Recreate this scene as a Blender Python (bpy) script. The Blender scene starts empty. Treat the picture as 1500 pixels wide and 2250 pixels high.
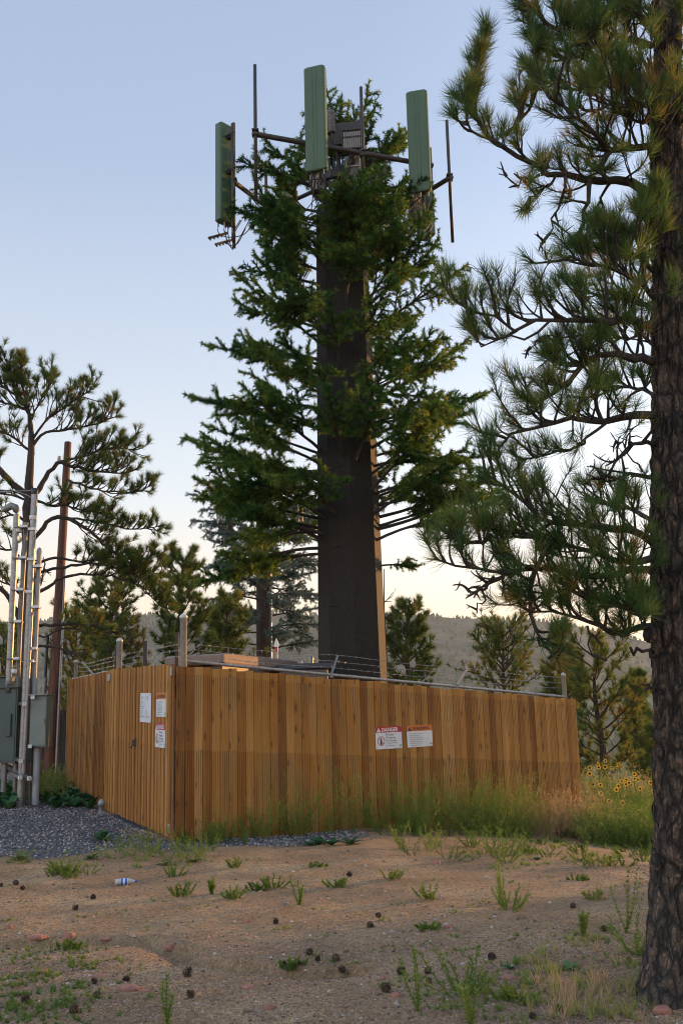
import bpy, math, random
import numpy as np
from mathutils import Matrix, Vector
from mathutils.bvhtree import BVHTree
random.seed(7); rng = np.random.default_rng(11)
sc = bpy.context.scene; C = sc.collection
R_ = math.radians
# ------------------------------------------------------------------ camera
F = 2265.0                      # focal length in photo pixels (photo 1500x2250)
CAM = np.array([0., 0., 1.6])
U = np.array([-271., 11125., -2265.]); U /= np.linalg.norm(U)     # world up seen in camera axes
fw = np.array([0., 0., -1.]); Yc = fw - U*fw.dot(U); Yc /= np.linalg.norm(Yc)
Xc = np.cross(Yc, U)
RW = np.array([Xc, Yc, U])      # camera axes -> world axes
cam = bpy.data.cameras.new('camera'); co = bpy.data.objects.new('camera', cam); C.objects.link(co)
m = Matrix.Identity(4)
for i in range(3):
    for j in range(3): m[i][j] = RW[i, j]
m.translation = Vector(CAM); co.matrix_world = m
cam.sensor_fit = 'VERTICAL'; cam.sensor_height = 36; cam.lens = 36*F/2250
cam.clip_start = .05; cam.clip_end = 9000
sc.camera = co
sc.render.resolution_x = 682; sc.render.resolution_y = 1024
# ------------------------------------------------------------------ sun, sky, exposure
SUN_AZ, SUN_EL = R_(54), R_(5.5)          # azimuth to the right of the view direction
sd = Vector((math.sin(SUN_AZ)*math.cos(SUN_EL), math.cos(SUN_AZ)*math.cos(SUN_EL), math.sin(SUN_EL)))
sl = bpy.data.lights.new('sun', 'SUN'); sl.energy = 5.0; sl.angle = R_(.5); sl.color = (1, .48, .15)
so = bpy.data.objects.new('sun', sl); C.objects.link(so); so.rotation_euler = sd.to_track_quat('Z', 'Y').to_euler()
w = bpy.data.worlds.new('World'); sc.world = w; w.use_nodes = True
nt = w.node_tree; nt.nodes.clear()
def N(nt, t, **k):
    n = nt.nodes.new(t)
    for a, b in k.items(): setattr(n, a, b)
    return n
def L(nt, a, b): nt.links.new(a, b)
out = N(nt, 'ShaderNodeOutputWorld'); add = N(nt, 'ShaderNodeAddShader')
sky = N(nt, 'ShaderNodeTexSky', sky_type='NISHITA'); sky.sun_disc = False; sky.sun_elevation = SUN_EL; sky.sun_rotation = SUN_AZ
sky.air_density = 1; sky.dust_density = 1.5; sky.ozone_density = 2.5
b1 = N(nt, 'ShaderNodeBackground'); b1.inputs[1].default_value = .05; L(nt, sky.outputs[0], b1.inputs[0])
# twilight band: pale lavender blue overhead, peach to the horizon, warmer towards the sun
tc = N(nt, 'ShaderNodeTexCoord'); sx = N(nt, 'ShaderNodeSeparateXYZ'); L(nt, tc.outputs['Generated'], sx.inputs[0])
rp = N(nt, 'ShaderNodeValToRGB'); L(nt, sx.outputs[2], rp.inputs[0])
def ramp(r, stops):
    e = r.color_ramp.elements
    while len(e) > 1: e.remove(e[-1])
    e[0].position = stops[0][0]; e[0].color = (*stops[0][1], 1)
    for p, c in stops[1:]:
        q = e.new(p); q.color = (*c, 1)
ramp(rp, [(0, (.72, .43, .24)), (.075, (.76, .54, .36)), (.13, (.72, .60, .49)), (.21, (.56, .57, .58)), (.33, (.42, .465, .535)),
          (.50, (.285, .345, .465)), (.7, (.245, .305, .42)), (1, (.25, .31, .40))])
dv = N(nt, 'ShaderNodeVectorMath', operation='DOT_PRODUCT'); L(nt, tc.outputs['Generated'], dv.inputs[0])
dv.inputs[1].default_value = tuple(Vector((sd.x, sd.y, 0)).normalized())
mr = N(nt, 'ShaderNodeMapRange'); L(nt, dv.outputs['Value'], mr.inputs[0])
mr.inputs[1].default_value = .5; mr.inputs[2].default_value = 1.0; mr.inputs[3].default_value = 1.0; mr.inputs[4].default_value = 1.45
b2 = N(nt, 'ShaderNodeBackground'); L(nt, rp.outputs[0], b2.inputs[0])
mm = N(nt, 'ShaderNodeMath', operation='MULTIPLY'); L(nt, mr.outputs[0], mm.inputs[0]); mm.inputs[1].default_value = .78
mr2 = N(nt, 'ShaderNodeMapRange'); L(nt, dv.outputs['Value'], mr2.inputs[0]); mr2.inputs[1].default_value = .1; mr2.inputs[2].default_value = -.8; mr2.inputs[3].default_value = .78; mr2.inputs[4].default_value = 1.65; L(nt, mr2.outputs[0], mm.inputs[1]); L(nt, mm.outputs[0], b2.inputs[1])  # sky opposite the sun boosted: added fill for faces turned to the camera
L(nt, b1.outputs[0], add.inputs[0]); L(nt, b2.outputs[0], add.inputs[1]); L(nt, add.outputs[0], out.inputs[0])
sc.view_settings.view_transform = 'Standard'; sc.view_settings.look = 'None'; sc.view_settings.gamma = 1
sc.view_settings.exposure = 0.85
sc.cycles.max_bounces = 6; sc.cycles.transparent_max_bounces = 8; sc.cycles.volume_bounces = 0
sc.cycles.use_adaptive_sampling = True
sc.cycles.filter_width = 1.05

# ------------------------------------------------------------------ pixel <-> world helpers
def ray(px, py): return RW @ np.array([px-750., 1125.-py, -F])
def at(px, py, Y):              # point seen at a photo pixel, Y metres ahead
    d = ray(px, py); return CAM + d*((Y-CAM[1])/d[1])
def onz(px, py, z):
    d = ray(px, py); return CAM + d*((z-CAM[2])/d[2])
def onplane(px, py, p, n):
    d = ray(px, py); return CAM + d*(np.dot(p-CAM, n)/np.dot(d, n))
def proj(p):
    q = RW.T @ (np.asarray(p)-CAM); return 750+q[0]/-q[2]*F, 1125-q[1]/-q[2]*F
def nrm(v): v = np.asarray(v, float); return v/(np.linalg.norm(v)+1e-12)
# ------------------------------------------------------------------ numpy noise
_T = rng.random((256, 256))
def vn(x, y):
    x = np.asarray(x, float); y = np.asarray(y, float)
    xi = np.floor(x).astype(int); yi = np.floor(y).astype(int); fx = x-xi; fy = y-yi
    fx = fx*fx*(3-2*fx); fy = fy*fy*(3-2*fy)
    a = _T[xi & 255, yi & 255]; b = _T[(xi+1) & 255, yi & 255]; c = _T[xi & 255, (yi+1) & 255]; d = _T[(xi+1) & 255, (yi+1) & 255]
    return (a*(1-fx)+b*fx)*(1-fy)+(c*(1-fx)+d*fx)*fy-.5
def fbm(x, y, o=4):
    s = 0; a = 1.
    for i in range(o): s = s+a*vn(np.asarray(x)*2**i+17*i, np.asarray(y)*2**i+5*i); a *= .5
    return s
def ss(a, b, x): t = np.clip((np.asarray(x, float)-a)/(b-a), 0, 1); return t*t*(3-2*t)
# ------------------------------------------------------------------ mesh builder
class MB:
    def __init__(s): s.V = []; s.F = {3: [], 4: []}; s.M = {3: [], 4: []}; s.A = []; s.UV = {3: [], 4: []}; s.n = 0
    def add(s, V, Fc, m=0, a=0., uv=None):
        V = np.asarray(V, float).reshape(-1, 3); Fc = np.asarray(Fc, int); k = Fc.shape[1]
        s.V.append(V); s.F[k].append(Fc+s.n); s.M[k].append(np.full(len(Fc), m) if np.isscalar(m) else np.asarray(m))
        s.A.append(np.full(len(V), a) if np.isscalar(a) else np.asarray(a))
        s.UV[k].append(np.zeros((len(Fc)*k, 2)) if uv is None else np.asarray(uv, float).reshape(-1, 2)); s.n += len(V)
    def build(s, name, mats, parent=None, smooth=False):
        me = bpy.data.meshes.new(name)
        V = np.concatenate(s.V); Fs = []; ks = []; Ms = []; UVs = []
        for k in (3, 4):
            if s.F[k]:
                f = np.concatenate(s.F[k]); Fs.append(f.ravel()); ks.append(np.full(len(f), k)); Ms.append(np.concatenate(s.M[k])); UVs.append(np.concatenate(s.UV[k]))
        loops = np.concatenate(Fs); tot = np.concatenate(ks); start = np.concatenate([[0], np.cumsum(tot)[:-1]])
        me.vertices.add(len(V)); me.vertices.foreach_set('co', V.ravel())
        me.loops.add(len(loops)); me.loops.foreach_set('vertex_index', loops.astype(np.int32))
        me.polygons.add(len(tot)); me.polygons.foreach_set('loop_start', start.astype(np.int32))
        me.update(calc_edges=True)
        me.polygons.foreach_set('material_index', np.concatenate(Ms).astype(np.int32))
        me.polygons.foreach_set('use_smooth', np.full(len(tot), bool(smooth)))
        at_ = me.attributes.new('v', 'FLOAT', 'POINT'); at_.data.foreach_set('value', np.concatenate(s.A).astype(np.float32))
        uv = me.uv_layers.new(name='UVMap'); uv.data.foreach_set('uv', np.concatenate(UVs).astype(np.float32).ravel())
        for mt in (mats if isinstance(mats, (list, tuple)) else [mats]): me.materials.append(mt)
        me.update()
        o = bpy.data.objects.new(name, me); C.objects.link(o)
        if parent is not None:
            o.parent = parent
            o.matrix_parent_inverse = parent.matrix_basis.inverted() if not getattr(s, 'local', False) else Matrix.Identity(4)
        return o
def tube(mb, pts, rad, sides=6, m=0, a=0., cap=True):
    P = np.asarray(pts, float); n = len(P); r = np.broadcast_to(np.asarray(rad, float), (n,))
    T = np.empty_like(P); T[1:-1] = P[2:]-P[:-2]; T[0] = P[1]-P[0]; T[-1] = P[-1]-P[-2]
    T /= np.linalg.norm(T, axis=1)[:, None]+1e-12
    ref = np.array([0, 0, 1.]) if abs(T[:, 2]).mean() < .8 else np.array([1., 0, 0])
    A = np.cross(T, ref); A /= np.linalg.norm(A, axis=1)[:, None]+1e-12; B = np.cross(T, A)
    th = np.arange(sides)*2*math.pi/sides
    V = P[:, None]+r[:, None, None]*(np.cos(th)[None, :, None]*A[:, None]+np.sin(th)[None, :, None]*B[:, None])
    i = np.arange(n-1)[:, None]*sides; j = np.arange(sides)[None]; k = (j+1) % sides
    Fq = np.stack([i+j, i+k, i+sides+k, i+sides+j], -1).reshape(-1, 4)
    mb.add(V.reshape(-1, 3), Fq, m, a)
    if cap:
        for e, q in ((0, P[0]), (n-1, P[-1])):
            Vc = np.vstack([V[e], q]); idx = np.arange(sides)
            f = np.stack([idx, (idx+1) % sides, np.full(sides, sides)], -1)
            mb.add(Vc, f if e else f[:, ::-1], m, a)
BOXF = np.array([[0, 3, 2, 1], [4, 5, 6, 7], [0, 1, 5, 4], [1, 2, 6, 5], [2, 3, 7, 6], [3, 0, 4, 7]])
def box(mb, c, size, ax=None, m=0, a=0., bev=0.):
    X, Y, Z = (np.eye(3) if ax is None else ax); c = np.asarray(c, float)
    sx_, sy, sz = [q/2 for q in size]
    if bev <= 0:
        V = [c+X*i*sx_+Y*j*sy+Z*k*sz for k in (-1, 1) for i, j in ((-1, -1), (1, -1), (1, 1), (-1, 1))]
        mb.add(V, BOXF, m, a)
    else:                       # rounded vertical edges + top and bottom chamfer
        ring = []
        for (cx, cy, t0) in ((1, 1, 0), (-1, 1, 90), (-1, -1, 180), (1, -1, 270)):
            for t in (0, 30, 60, 90):
                ring.append((cx*(sx_-bev)+bev*math.cos(R_(t0+t)), cy*(sy-bev)+bev*math.sin(R_(t0+t))))
        ring = np.array(ring); n = len(ring); V = []
        for z, s_ in ((-sz, 1-bev*.7/max(sx_, sy)), (-sz+bev*.6, 1), (sz-bev*.6, 1), (sz, 1-bev*.7/max(sx_, sy))):
            for p in ring: V.append(c+X*p[0]*s_+Y*p[1]*s_+Z*z)
        i = np.arange(3)[:, None]*n; j = np.arange(n)[None]; k = (j+1) % n
        mb.add(V, np.stack([i+j, i+k, i+n+k, i+n+j], -1).reshape(-1, 4), m, a)
        V = np.array(V)
        for e, cc in ((0, c-Z*sz), (3, c+Z*sz)):
            f = np.stack([np.arange(n), (np.arange(n)+1) % n, np.full(n, n)], -1)
            mb.add(np.vstack([V[e*n:(e+1)*n], cc]), f if e else f[:, ::-1], m, a)
def lathe(mb, p, prof, sides=16, ax=None, m=0, a=0.):
    X, Y, Z = (np.eye(3) if ax is None else ax); p = np.asarray(p, float); th = np.arange(sides)*2*math.pi/sides
    V = [p+Z*z+r*(X*math.cos(t)+Y*math.sin(t)) for r, z in prof for t in th]; n = len(prof)
    i = np.arange(n-1)[:, None]*sides; j = np.arange(sides)[None]; k = (j+1) % sides
    mb.add(V, np.stack([i+j, i+k, i+sides+k, i+sides+j], -1).reshape(-1, 4), m, a)
def perp(D):
    D = np.asarray(D, float); r = rng.normal(size=D.shape); r -= D*(r*D).sum(-1, keepdims=True)
    return r/(np.linalg.norm(r, axis=-1, keepdims=True)+1e-9)
def needles(mb, P, D, count, Ln, W, th0=15, th1=75, back=.08, m=0, curl=.0, seg=1, va=None, up=0.):
    """count needles round each tuft; P,D (n,3) tip position and direction."""
    P = np.asarray(P, float); D = np.asarray(D, float)
    if len(P) == 0: return
    n = len(P); v0 = rng.random(n) if va is None else np.asarray(va)
    P = np.repeat(P, count, 0); D = np.repeat(D, count, 0); k = len(P)
    D = D/(np.linalg.norm(D, axis=1, keepdims=True)+1e-9)
    q = perp(D); s = rng.random(k); th = np.radians(th0+(th1-th0)*rng.random(k)**.8*(1-.25*(1-s)))
    d = D*np.cos(th)[:, None]+q*np.sin(th)[:, None]; d[:, 2] += up; d /= np.linalg.norm(d, axis=1, keepdims=True)
    b = P-D*(s*back)[:, None]; l = Ln*(.7+.45*rng.random(k))
    wv = perp(d)*W*.5
    a = np.clip(np.repeat(v0, count)+rng.normal(0, .07, k), 0, 1)
    if seg == 1:
        V = np.stack([b-wv, b+wv, b+d*l[:, None]], 1).reshape(-1, 3); f = np.arange(3*k).reshape(-1, 3)
        mb.add(V, f, m, np.repeat(a, 3))
    else:
        d2 = d+D*curl+np.array([0, 0, up]); d2 /= np.linalg.norm(d2, axis=1, keepdims=True)
        mid = b+d*(l*.5)[:, None]; tip = mid+d2*(l*.5)[:, None]
        V = np.stack([b-wv, b+wv, mid+wv*.9, mid-wv*.9, tip], 1).reshape(-1, 3)
        i = np.arange(k)*5; mb.add(V, np.stack([i, i+1, i+2, i+3], -1), m, np.repeat(a, 5)); 
        mb.F[3].append(np.stack([i+3, i+2, i+4], -1)+mb.n-5*k); mb.M[3].append(np.full(k, m)); mb.UV[3].append(np.zeros((3*k, 2)))
def curve(p, d, Lg, n=5, up=.0, jit=.12):
    pts = [np.asarray(p, float)]; d = nrm(d)
    for i in range(n):
        d = nrm(d+np.array([0, 0, up])+rng.normal(0, jit, 3)); pts.append(pts[-1]+d*Lg/n)
    return np.array(pts)
def resample(P, n):
    P = np.asarray(P, float); s = np.r_[0, np.cumsum(np.linalg.norm(np.diff(P, axis=0), axis=1))]; t = np.linspace(0, s[-1], n)
    return np.stack([np.interp(t, s, P[:, k]) for k in range(3)], 1)
def smoothp(P, n):              # Catmull-Rom through the points
    P = np.asarray(P, float)
    if len(P) < 3: return resample(P, n)
    Q = np.vstack([2*P[0]-P[1], P, 2*P[-1]-P[-2]]); o = []
    for i in range(1, len(Q)-2):
        for t in np.linspace(0, 1, 6, endpoint=False):
            a, b, c, d = Q[i-1:i+3]; o.append(.5*(2*b+(c-a)*t+(2*a-5*b+4*c-d)*t*t+(3*b-a-3*c+d)*t**3))
    o.append(P[-1]); return resample(o, n)
# ------------------------------------------------------------------ tags
def tag(o, label=None, cat=None, group=None, kind=None):
    for k, v in (('label', label), ('category', cat), ('group', group), ('kind', kind)):
        if v: o[k] = v
    return o
def thing(name, loc, label, cat, group=None):
    o = bpy.data.objects.new(name, None); C.objects.link(o); o.location = tuple(float(q) for q in loc); o.empty_display_size = .1
    return tag(o, label, cat, group)
# ------------------------------------------------------------------ materials
def newmat(name):
    mt = bpy.data.materials.new(name); mt.use_nodes = True; nt = mt.node_tree
    return mt, nt, nt.nodes['Principled BSDF']
def basic(name, c1, c2=None, scale=8., rough=.6, metal=0., bump=0., bs=60., det=5, stretch=None, spec=.5, use_v=0.):
    """two-tone procedural surface"""
    mt, nt, bs_ = newmat(name); c2 = c2 or tuple(q*.7 for q in c1)
    tcn = N(nt, 'ShaderNodeTexCoord'); src = tcn.outputs['Object']
    if stretch:
        mp = N(nt, 'ShaderNodeMapping'); mp.inputs['Scale'].default_value = stretch; L(nt, src, mp.inputs[0]); src = mp.outputs[0]
    nz = N(nt, 'ShaderNodeTexNoise'); nz.inputs['Scale'].default_value = scale; nz.inputs['Detail'].default_value = det; L(nt, src, nz.inputs[0])
    r = N(nt, 'ShaderNodeValToRGB'); ramp(r, [(.32, c2), (.68, c1)]); L(nt, nz.outputs[0], r.inputs[0])
    L(nt, r.outputs[0], bs_.inputs['Base Color']); bs_.inputs['Roughness'].default_value = rough; bs_.inputs['Metallic'].default_value = metal
    bs_.inputs['Specular IOR Level'].default_value = spec
    if bump:
        n2 = N(nt, 'ShaderNodeTexNoise'); n2.inputs['Scale'].default_value = bs; n2.inputs['Detail'].default_value = 4; L(nt, src, n2.inputs[0])
        b = N(nt, 'ShaderNodeBump'); b.inputs['Strength'].default_value = bump; b.inputs['Distance'].default_value = .02
        L(nt, n2.outputs[0], b.inputs['Height']); L(nt, b.outputs[0], bs_.inputs['Normal'])
    return mt
def leaf(name, stops, rough=.55, trans=.25):
    """foliage: colour runs with the per-clump attribute v"""
    mt, nt, p = newmat(name); a = N(nt, 'ShaderNodeAttribute', attribute_name='v'); r = N(nt, 'ShaderNodeValToRGB'); ramp(r, stops)
    L(nt, a.outputs['Fac'], r.inputs[0]); L(nt, r.outputs[0], p.inputs['Base Color']); p.inputs['Roughness'].default_value = rough
    p.inputs['Specular IOR Level'].default_value = .15
    t = N(nt, 'ShaderNodeBsdfTranslucent'); L(nt, r.outputs[0], t.inputs[0]); mx = N(nt, 'ShaderNodeMixShader'); mx.inputs[0].default_value = trans
    o = nt.nodes['Material Output']; L(nt, p.outputs[0], mx.inputs[1]); L(nt, t.outputs[0], mx.inputs[2]); L(nt, mx.outputs[0], o.inputs[0])
    return mt
def vramp(name, stops, rough=.9, bump=0, bs=80):
    mt, nt, p = newmat(name); a = N(nt, 'ShaderNodeAttribute', attribute_name='v'); r = N(nt, 'ShaderNodeValToRGB'); ramp(r, stops)
    L(nt, a.outputs['Fac'], r.inputs[0]); L(nt, r.outputs[0], p.inputs['Base Color']); p.inputs['Roughness'].default_value = rough
    return mt
M = {}
M['pine'] = leaf('pine_needles', [(0, (.050, .115, .040)), (.45, (.095, .165, .045)), (.72, (.19, .22, .05)), (.9, (.34, .22, .06)), (1, (.42, .22, .06))], .6, .5)
M['pine_mid'] = leaf('pine_needles_olive', [(0, (.060, .120, .035)), (.5, (.135, .175, .040)), (.85, (.23, .21, .05)), (1, (.34, .21, .06))], .5, .45)
M['fake'] = leaf('plastic_needles', [(0, (.018, .070, .018)), (.35, (.050, .135, .024)), (.68, (.14, .22, .036)), (1, (.32, .29, .05))], .45, .5)
M['fake_grey'] = leaf('weathered_plastic_needles', [(0, (.07, .13, .11)), (.6, (.14, .20, .18)), (1, (.20, .20, .15))], .6, .2)
M['weed'] = leaf('weed_leaves', [(0, (.075, .15, .030)), (.4, (.16, .245, .05)), (.68, (.30, .33, .085)), (.82, (.44, .34, .17)), (1, (.60, .38, .24))], .7, .45)
M['broad'] = leaf('broad_leaves', [(0, (.02, .07, .03)), (.6, (.04, .12, .045)), (1, (.09, .17, .05))], .5, .2)
M['petal'] = basic('yellow_petals', (.85, .50, .02), (.75, .38, .01), 30, .6)
M['disc'] = basic('flower_disc', (.05, .02, .012), (.02, .01, .006), 60, .9)
def bark(name, cols, sc1=9, zst=.35, bump=1.2):
    mt, nt, p = newmat(name); tcn = N(nt, 'ShaderNodeTexCoord'); mp = N(nt, 'ShaderNodeMapping'); mp.inputs['Scale'].default_value = (1, 1, zst); L(nt, tcn.outputs['Object'], mp.inputs[0])
    nw = N(nt, 'ShaderNodeTexNoise'); nw.inputs['Scale'].default_value = sc1*1.3; nw.inputs['Detail'].default_value = 6; L(nt, mp.outputs[0], nw.inputs[0])
    ad = N(nt, 'ShaderNodeMix', data_type='VECTOR'); ad.inputs[0].default_value = .085; L(nt, mp.outputs[0], ad.inputs[4]); L(nt, nw.outputs['Color'], ad.inputs[5])
    outs = []
    for k_, s_ in ((0, 1.5), (1, 4.2)):
        vo = N(nt, 'ShaderNodeTexVoronoi', feature='DISTANCE_TO_EDGE'); vo.inputs['Scale'].default_value = sc1*s_; L(nt, ad.outputs[1], vo.inputs[0])
        cr = N(nt, 'ShaderNodeMapRange'); L(nt, vo.outputs['Distance'], cr.inputs[0]); cr.inputs[2].default_value = (.20, .30)[k_]; cr.inputs[3].default_value = (0, .45)[k_]; outs.append(cr.outputs[0])
    nz = N(nt, 'ShaderNodeTexNoise'); nz.inputs['Scale'].default_value = sc1*2.2; nz.inputs['Detail'].default_value = 9; nz.inputs['Roughness'].default_value = .7; L(nt, tcn.outputs['Object'], nz.inputs[0])
    m0 = N(nt, 'ShaderNodeMath', operation='MULTIPLY'); L(nt, outs[0], m0.inputs[0]); L(nt, outs[1], m0.inputs[1])
    ml = N(nt, 'ShaderNodeMath', operation='MULTIPLY'); L(nt, m0.outputs[0], ml.inputs[0]); L(nt, nz.outputs[0], ml.inputs[1])
    r = N(nt, 'ShaderNodeValToRGB'); ramp(r, [(.03, cols[0]), (.22, cols[1]), (.42, cols[2]), (.62, cols[3])]); L(nt, ml.outputs[0], r.inputs[0])
    L(nt, r.outputs[0], p.inputs['Base Color']); p.inputs['Roughness'].default_value = .92
    b = N(nt, 'ShaderNodeBump'); b.inputs['Strength'].default_value = bump; b.inputs['Distance'].default_value = .03; L(nt, ml.outputs[0], b.inputs['Height']); L(nt, b.outputs[0], p.inputs['Normal'])
    return mt
M['bark'] = bark('pine_bark', zst=.48, bump=1.6, cols=[(.014, .012, .010), (.070, .054, .042), (.19, .14, .10), (.38, .22, .13)])
M['twig'] = basic('twig_bark', (.050, .038, .029), (.020, .016, .013), 14, .9, bump=.6, bs=50)
M['bark_far'] = basic('far_bark', (.075, .045, .032), (.032, .022, .018), 6, .9, stretch=(1, 1, .2))
M['poleskin'] = basic('pole_cladding', (.024, .020, .016), (.014, .0125, .0105), 25, .75, spec=.25, bump=.5, bs=120, stretch=(1, 1, .5))
M['arm'] = basic('branch_arm', (.045, .034, .028), (.020, .016, .014), 20, .8, bump=.3)
M['antenna'] = basic('antenna_green', (.052, .105, .048), (.042, .090, .041), 3, .48, bump=.05, bs=200)
M['steeldark'] = basic('painted_steel', (.042, .036, .032), (.024, .021, .019), 14, .55)
M['cable'] = basic('black_cable', (.02, .018, .017), (.012, .012, .012), 10, .5)
M['radio'] = basic('radio_grey', (.42, .40, .38), (.30, .28, .26), 12, .5)
M['radiodark'] = basic('radio_dark', (.13, .11, .10), (.08, .07, .065), 12, .6)
M['galv'] = basic('galvanised_steel', (.33, .33, .325), (.21, .21, .21), 18, .38, .35, bump=.08, bs=40)
M['postgalv'] = basic('post_galvanised', (.55, .55, .54), (.40, .40, .40), 14, .4, .1, bump=.08, bs=40)
M['galvdull'] = basic('weathered_conduit', (.23, .225, .215), (.15, .148, .145), 9, .5, .4, bump=.1, bs=30)
M['cabinet'] = basic('cabinet_green_grey', (.17, .20, .18), (.145, .175, .16), 5, .5, bump=.06, bs=160)
M['cabinetdark'] = basic('cabinet_dark_green', (.055, .085, .080), (.045, .070, .066), 5, .45, bump=.05, bs=160)
M['plastic'] = basic('grey_pvc', (.30, .32, .34), (.25, .27, .29), 5, .5)
M['whitecap'] = basic('white_cap', (.72, .72, .70), (.6, .6, .58), 20, .6)
M['black'] = basic('black_metal', (.02, .02, .022), (.012, .012, .014), 20, .5)
M['tan'] = basic('tan_siding', (.22, .17, .14), (.17, .13, .11), 12, .8)
M['darkroof'] = basic('dark_roof', (.06, .055, .055), (.035, .032, .032), 20, .8)
M['utility'] = basic('creosote_wood', (.16, .055, .03), (.05, .025, .018), 7, .75, stretch=(3, 3, .25), bump=.5, bs=30)
M['brownfence'] = basic('dark_stained_wood', (.035, .025, .02), (.018, .013, .011), 9, .8, stretch=(3, 3, .2), bump=.4)
M['signwhite'] = basic('sign_white', (.66, .68, .70), (.60, .62, .64), 6, .45)
M['signred'] = basic('sign_red', (.42, .012, .02), (.36, .01, .018), 6, .45)
M['signorange'] = basic('sign_orange', (.60, .16, .02), (.52, .13, .015), 6, .45)
M['ink'] = basic('sign_ink', (.012, .012, .014), (.01, .01, .012), 6, .5)
M['inkgreen'] = basic('sign_green', (.02, .22, .14), (.02, .2, .12), 6, .5)
M['yellow'] = basic('label_yellow', (.6, .5, .05), (.55, .45, .04), 6, .5)
M['red'] = basic('red_paint', (.5, .03, .02), (.45, .02, .02), 6, .4)
M['blue'] = basic('blue_print', (.03, .10, .5), (.02, .08, .42), 6, .4)
M['rock'] = basic('sandstone', (.36, .17, .12), (.24, .11, .085), 14, .9, bump=.6, bs=40)
M['cone'] = basic('pine_cone', (.10, .062, .042), (.03, .02, .015), 30, .85)
M['stick'] = basic('dry_stick', (.22, .17, .13), (.12, .09, .07), 20, .9)
M['clear'] = basic('clear_plastic', (.45, .46, .46), (.36, .37, .38), 8, .12)

# ------------------------------------------------------------------ terrain
DITCH = [(-10, 2072), (120, 2058), (250, 2058), (330, 2056), (400, 2072), (440, 2098), (520, 2108), (600, 2118), (680, 2128), (760, 2122)]
_dg = np.array([onz(x, y, 0)[:2] for x, y in DITCH])
def segd(x, y, P):
    d = np.full(np.shape(x), 9e9); sgn = np.zeros(np.shape(x))
    for a, b in zip(P[:-1], P[1:]):
        e = b-a; t = np.clip(((x-a[0])*e[0]+(y-a[1])*e[1])/(e@e), 0, 1); dx = x-a[0]-t*e[0]; dy = y-a[1]-t*e[1]; q = np.hypot(dx, dy)
        s_ = np.sign(dy); sgn = np.where(q < d, s_, sgn); d = np.minimum(d, q)
    return d, sgn
def gz(x, y, fine=True):
    x = np.asarray(x, float); y = np.asarray(y, float)
    z = -.115*np.maximum(0, x-.2)*ss(8, 18, y)+.085*np.maximum(0, -x-2.2)*ss(9, 16, y)
    z = z-.5*ss(0, 1, (x-6)/14)*ss(12, 24, y)
    z = z+.05*fbm(x*.35, y*.35, 3)*ss(2, 6, y)
    z = z+.05*np.exp(-((x-3.4)/1.3)**2-((y-15.6)/1.0)**2)      # low bank at the far end of the long fence
    edge = 40-17*ss(1, 9, x)+5*ss(5, 20, -x)
    d = np.maximum(0, y-edge); z = z-60*(1-np.exp(-d*.3/60))*1.0-np.minimum(2, d*.05)
    if fine:
        q, s_ = segd(x, y, _dg); q = q+.05*fbm(x*5, y*5, 2)
        z = z-np.where(s_ > 0, .085*np.exp(-(q/.06)**2), .085*np.exp(-(q/.17)**2))*(.55+.9*np.clip(.5+fbm(x*.9+3, y*.9, 2), 0, 1))
        near = ss(60, 15, y); z = z+near*(.014*fbm(x*2.2, y*2.2, 4)+.008*fbm(x*9, y*9, 3))
    return z
def gz1(x, y): return float(gz(np.array([x]), np.array([y]))[0])
def ong(px, py):                # ground point seen at a pixel
    d = ray(px, py); t = 3./np.linalg.norm(d)
    lo = t; s_ = 3.
    while s_ < 120:
        p = CAM+d*(s_/np.linalg.norm(d))
        if p[2] < gz1(p[0], p[1]): break
        s_ += .25
    a, b = s_-.25, s_
    for _ in range(12):
        c = (a+b)/2; p = CAM+d*(c/np.linalg.norm(d))
        if p[2] < gz1(p[0], p[1]): b = c
        else: a = c
    return p
# fence key points
CORN = at(385, 1840, 14.6); RIGHT = at(1282, 1818, 19.5); GATE = at(235, 1776, 18.1); LEFT = at(144, 1718, 24.4)
def fence_dist(x, y):
    return segd(x, y, np.array([LEFT[:2], GATE[:2], CORN[:2], RIGHT[:2]]))[0]
GP = [(-30, 1880), (120, 1885), (260, 1862), (420, 1868), (560, 1858), (700, 1855), (860, 1850), (860, 1820)]
_gp = np.array([ong(x, y)[:2] for x, y in GP[:-1]])
def gravel_mask(x, y):
    # behind the line of GP and left of the long fence
    yb = np.interp(x, _gp[:, 0], _gp[:, 1])+.35*fbm(x*1.2, y*1.2, 3)
    m_ = ss(-.25, .3, y-yb)*ss(.5, -.3, x)
    return np.clip(m_, 0, 1)
az = np.concatenate([np.radians(np.linspace(-180, -32, 38, endpoint=False)), np.radians(np.linspace(-32, 32, 470)), np.radians(np.linspace(32, 180, 38))[1:]])
rr = np.concatenate([[.01], np.geomspace(1.2, 4.4, 14, endpoint=False), np.geomspace(4.4, 22, 400, endpoint=False), np.geomspace(22, 70, 70, endpoint=False), np.geomspace(70, 6000, 60)])
A, Rr = np.meshgrid(az, rr, indexing='ij'); gx = Rr*np.sin(A); gy = Rr*np.cos(A)
g_z = gz(gx, gy)
nA, nR = A.shape
idx = np.arange(nA*nR).reshape(nA, nR)
q = np.stack([idx[:-1, :-1], idx[:-1, 1:], idx[1:, 1:], idx[1:, :-1]], -1).reshape(-1, 4)[:, ::-1]
mb = MB(); gm = gravel_mask(gx, gy)*ss(35, 27, gy)
far = ss(24, 45, gy)
mb.add(np.stack([gx, gy, g_z], -1).reshape(-1, 3), q[:, ::-1], 0, (np.where(far > gm, 2*far, gm)).ravel())
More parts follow.
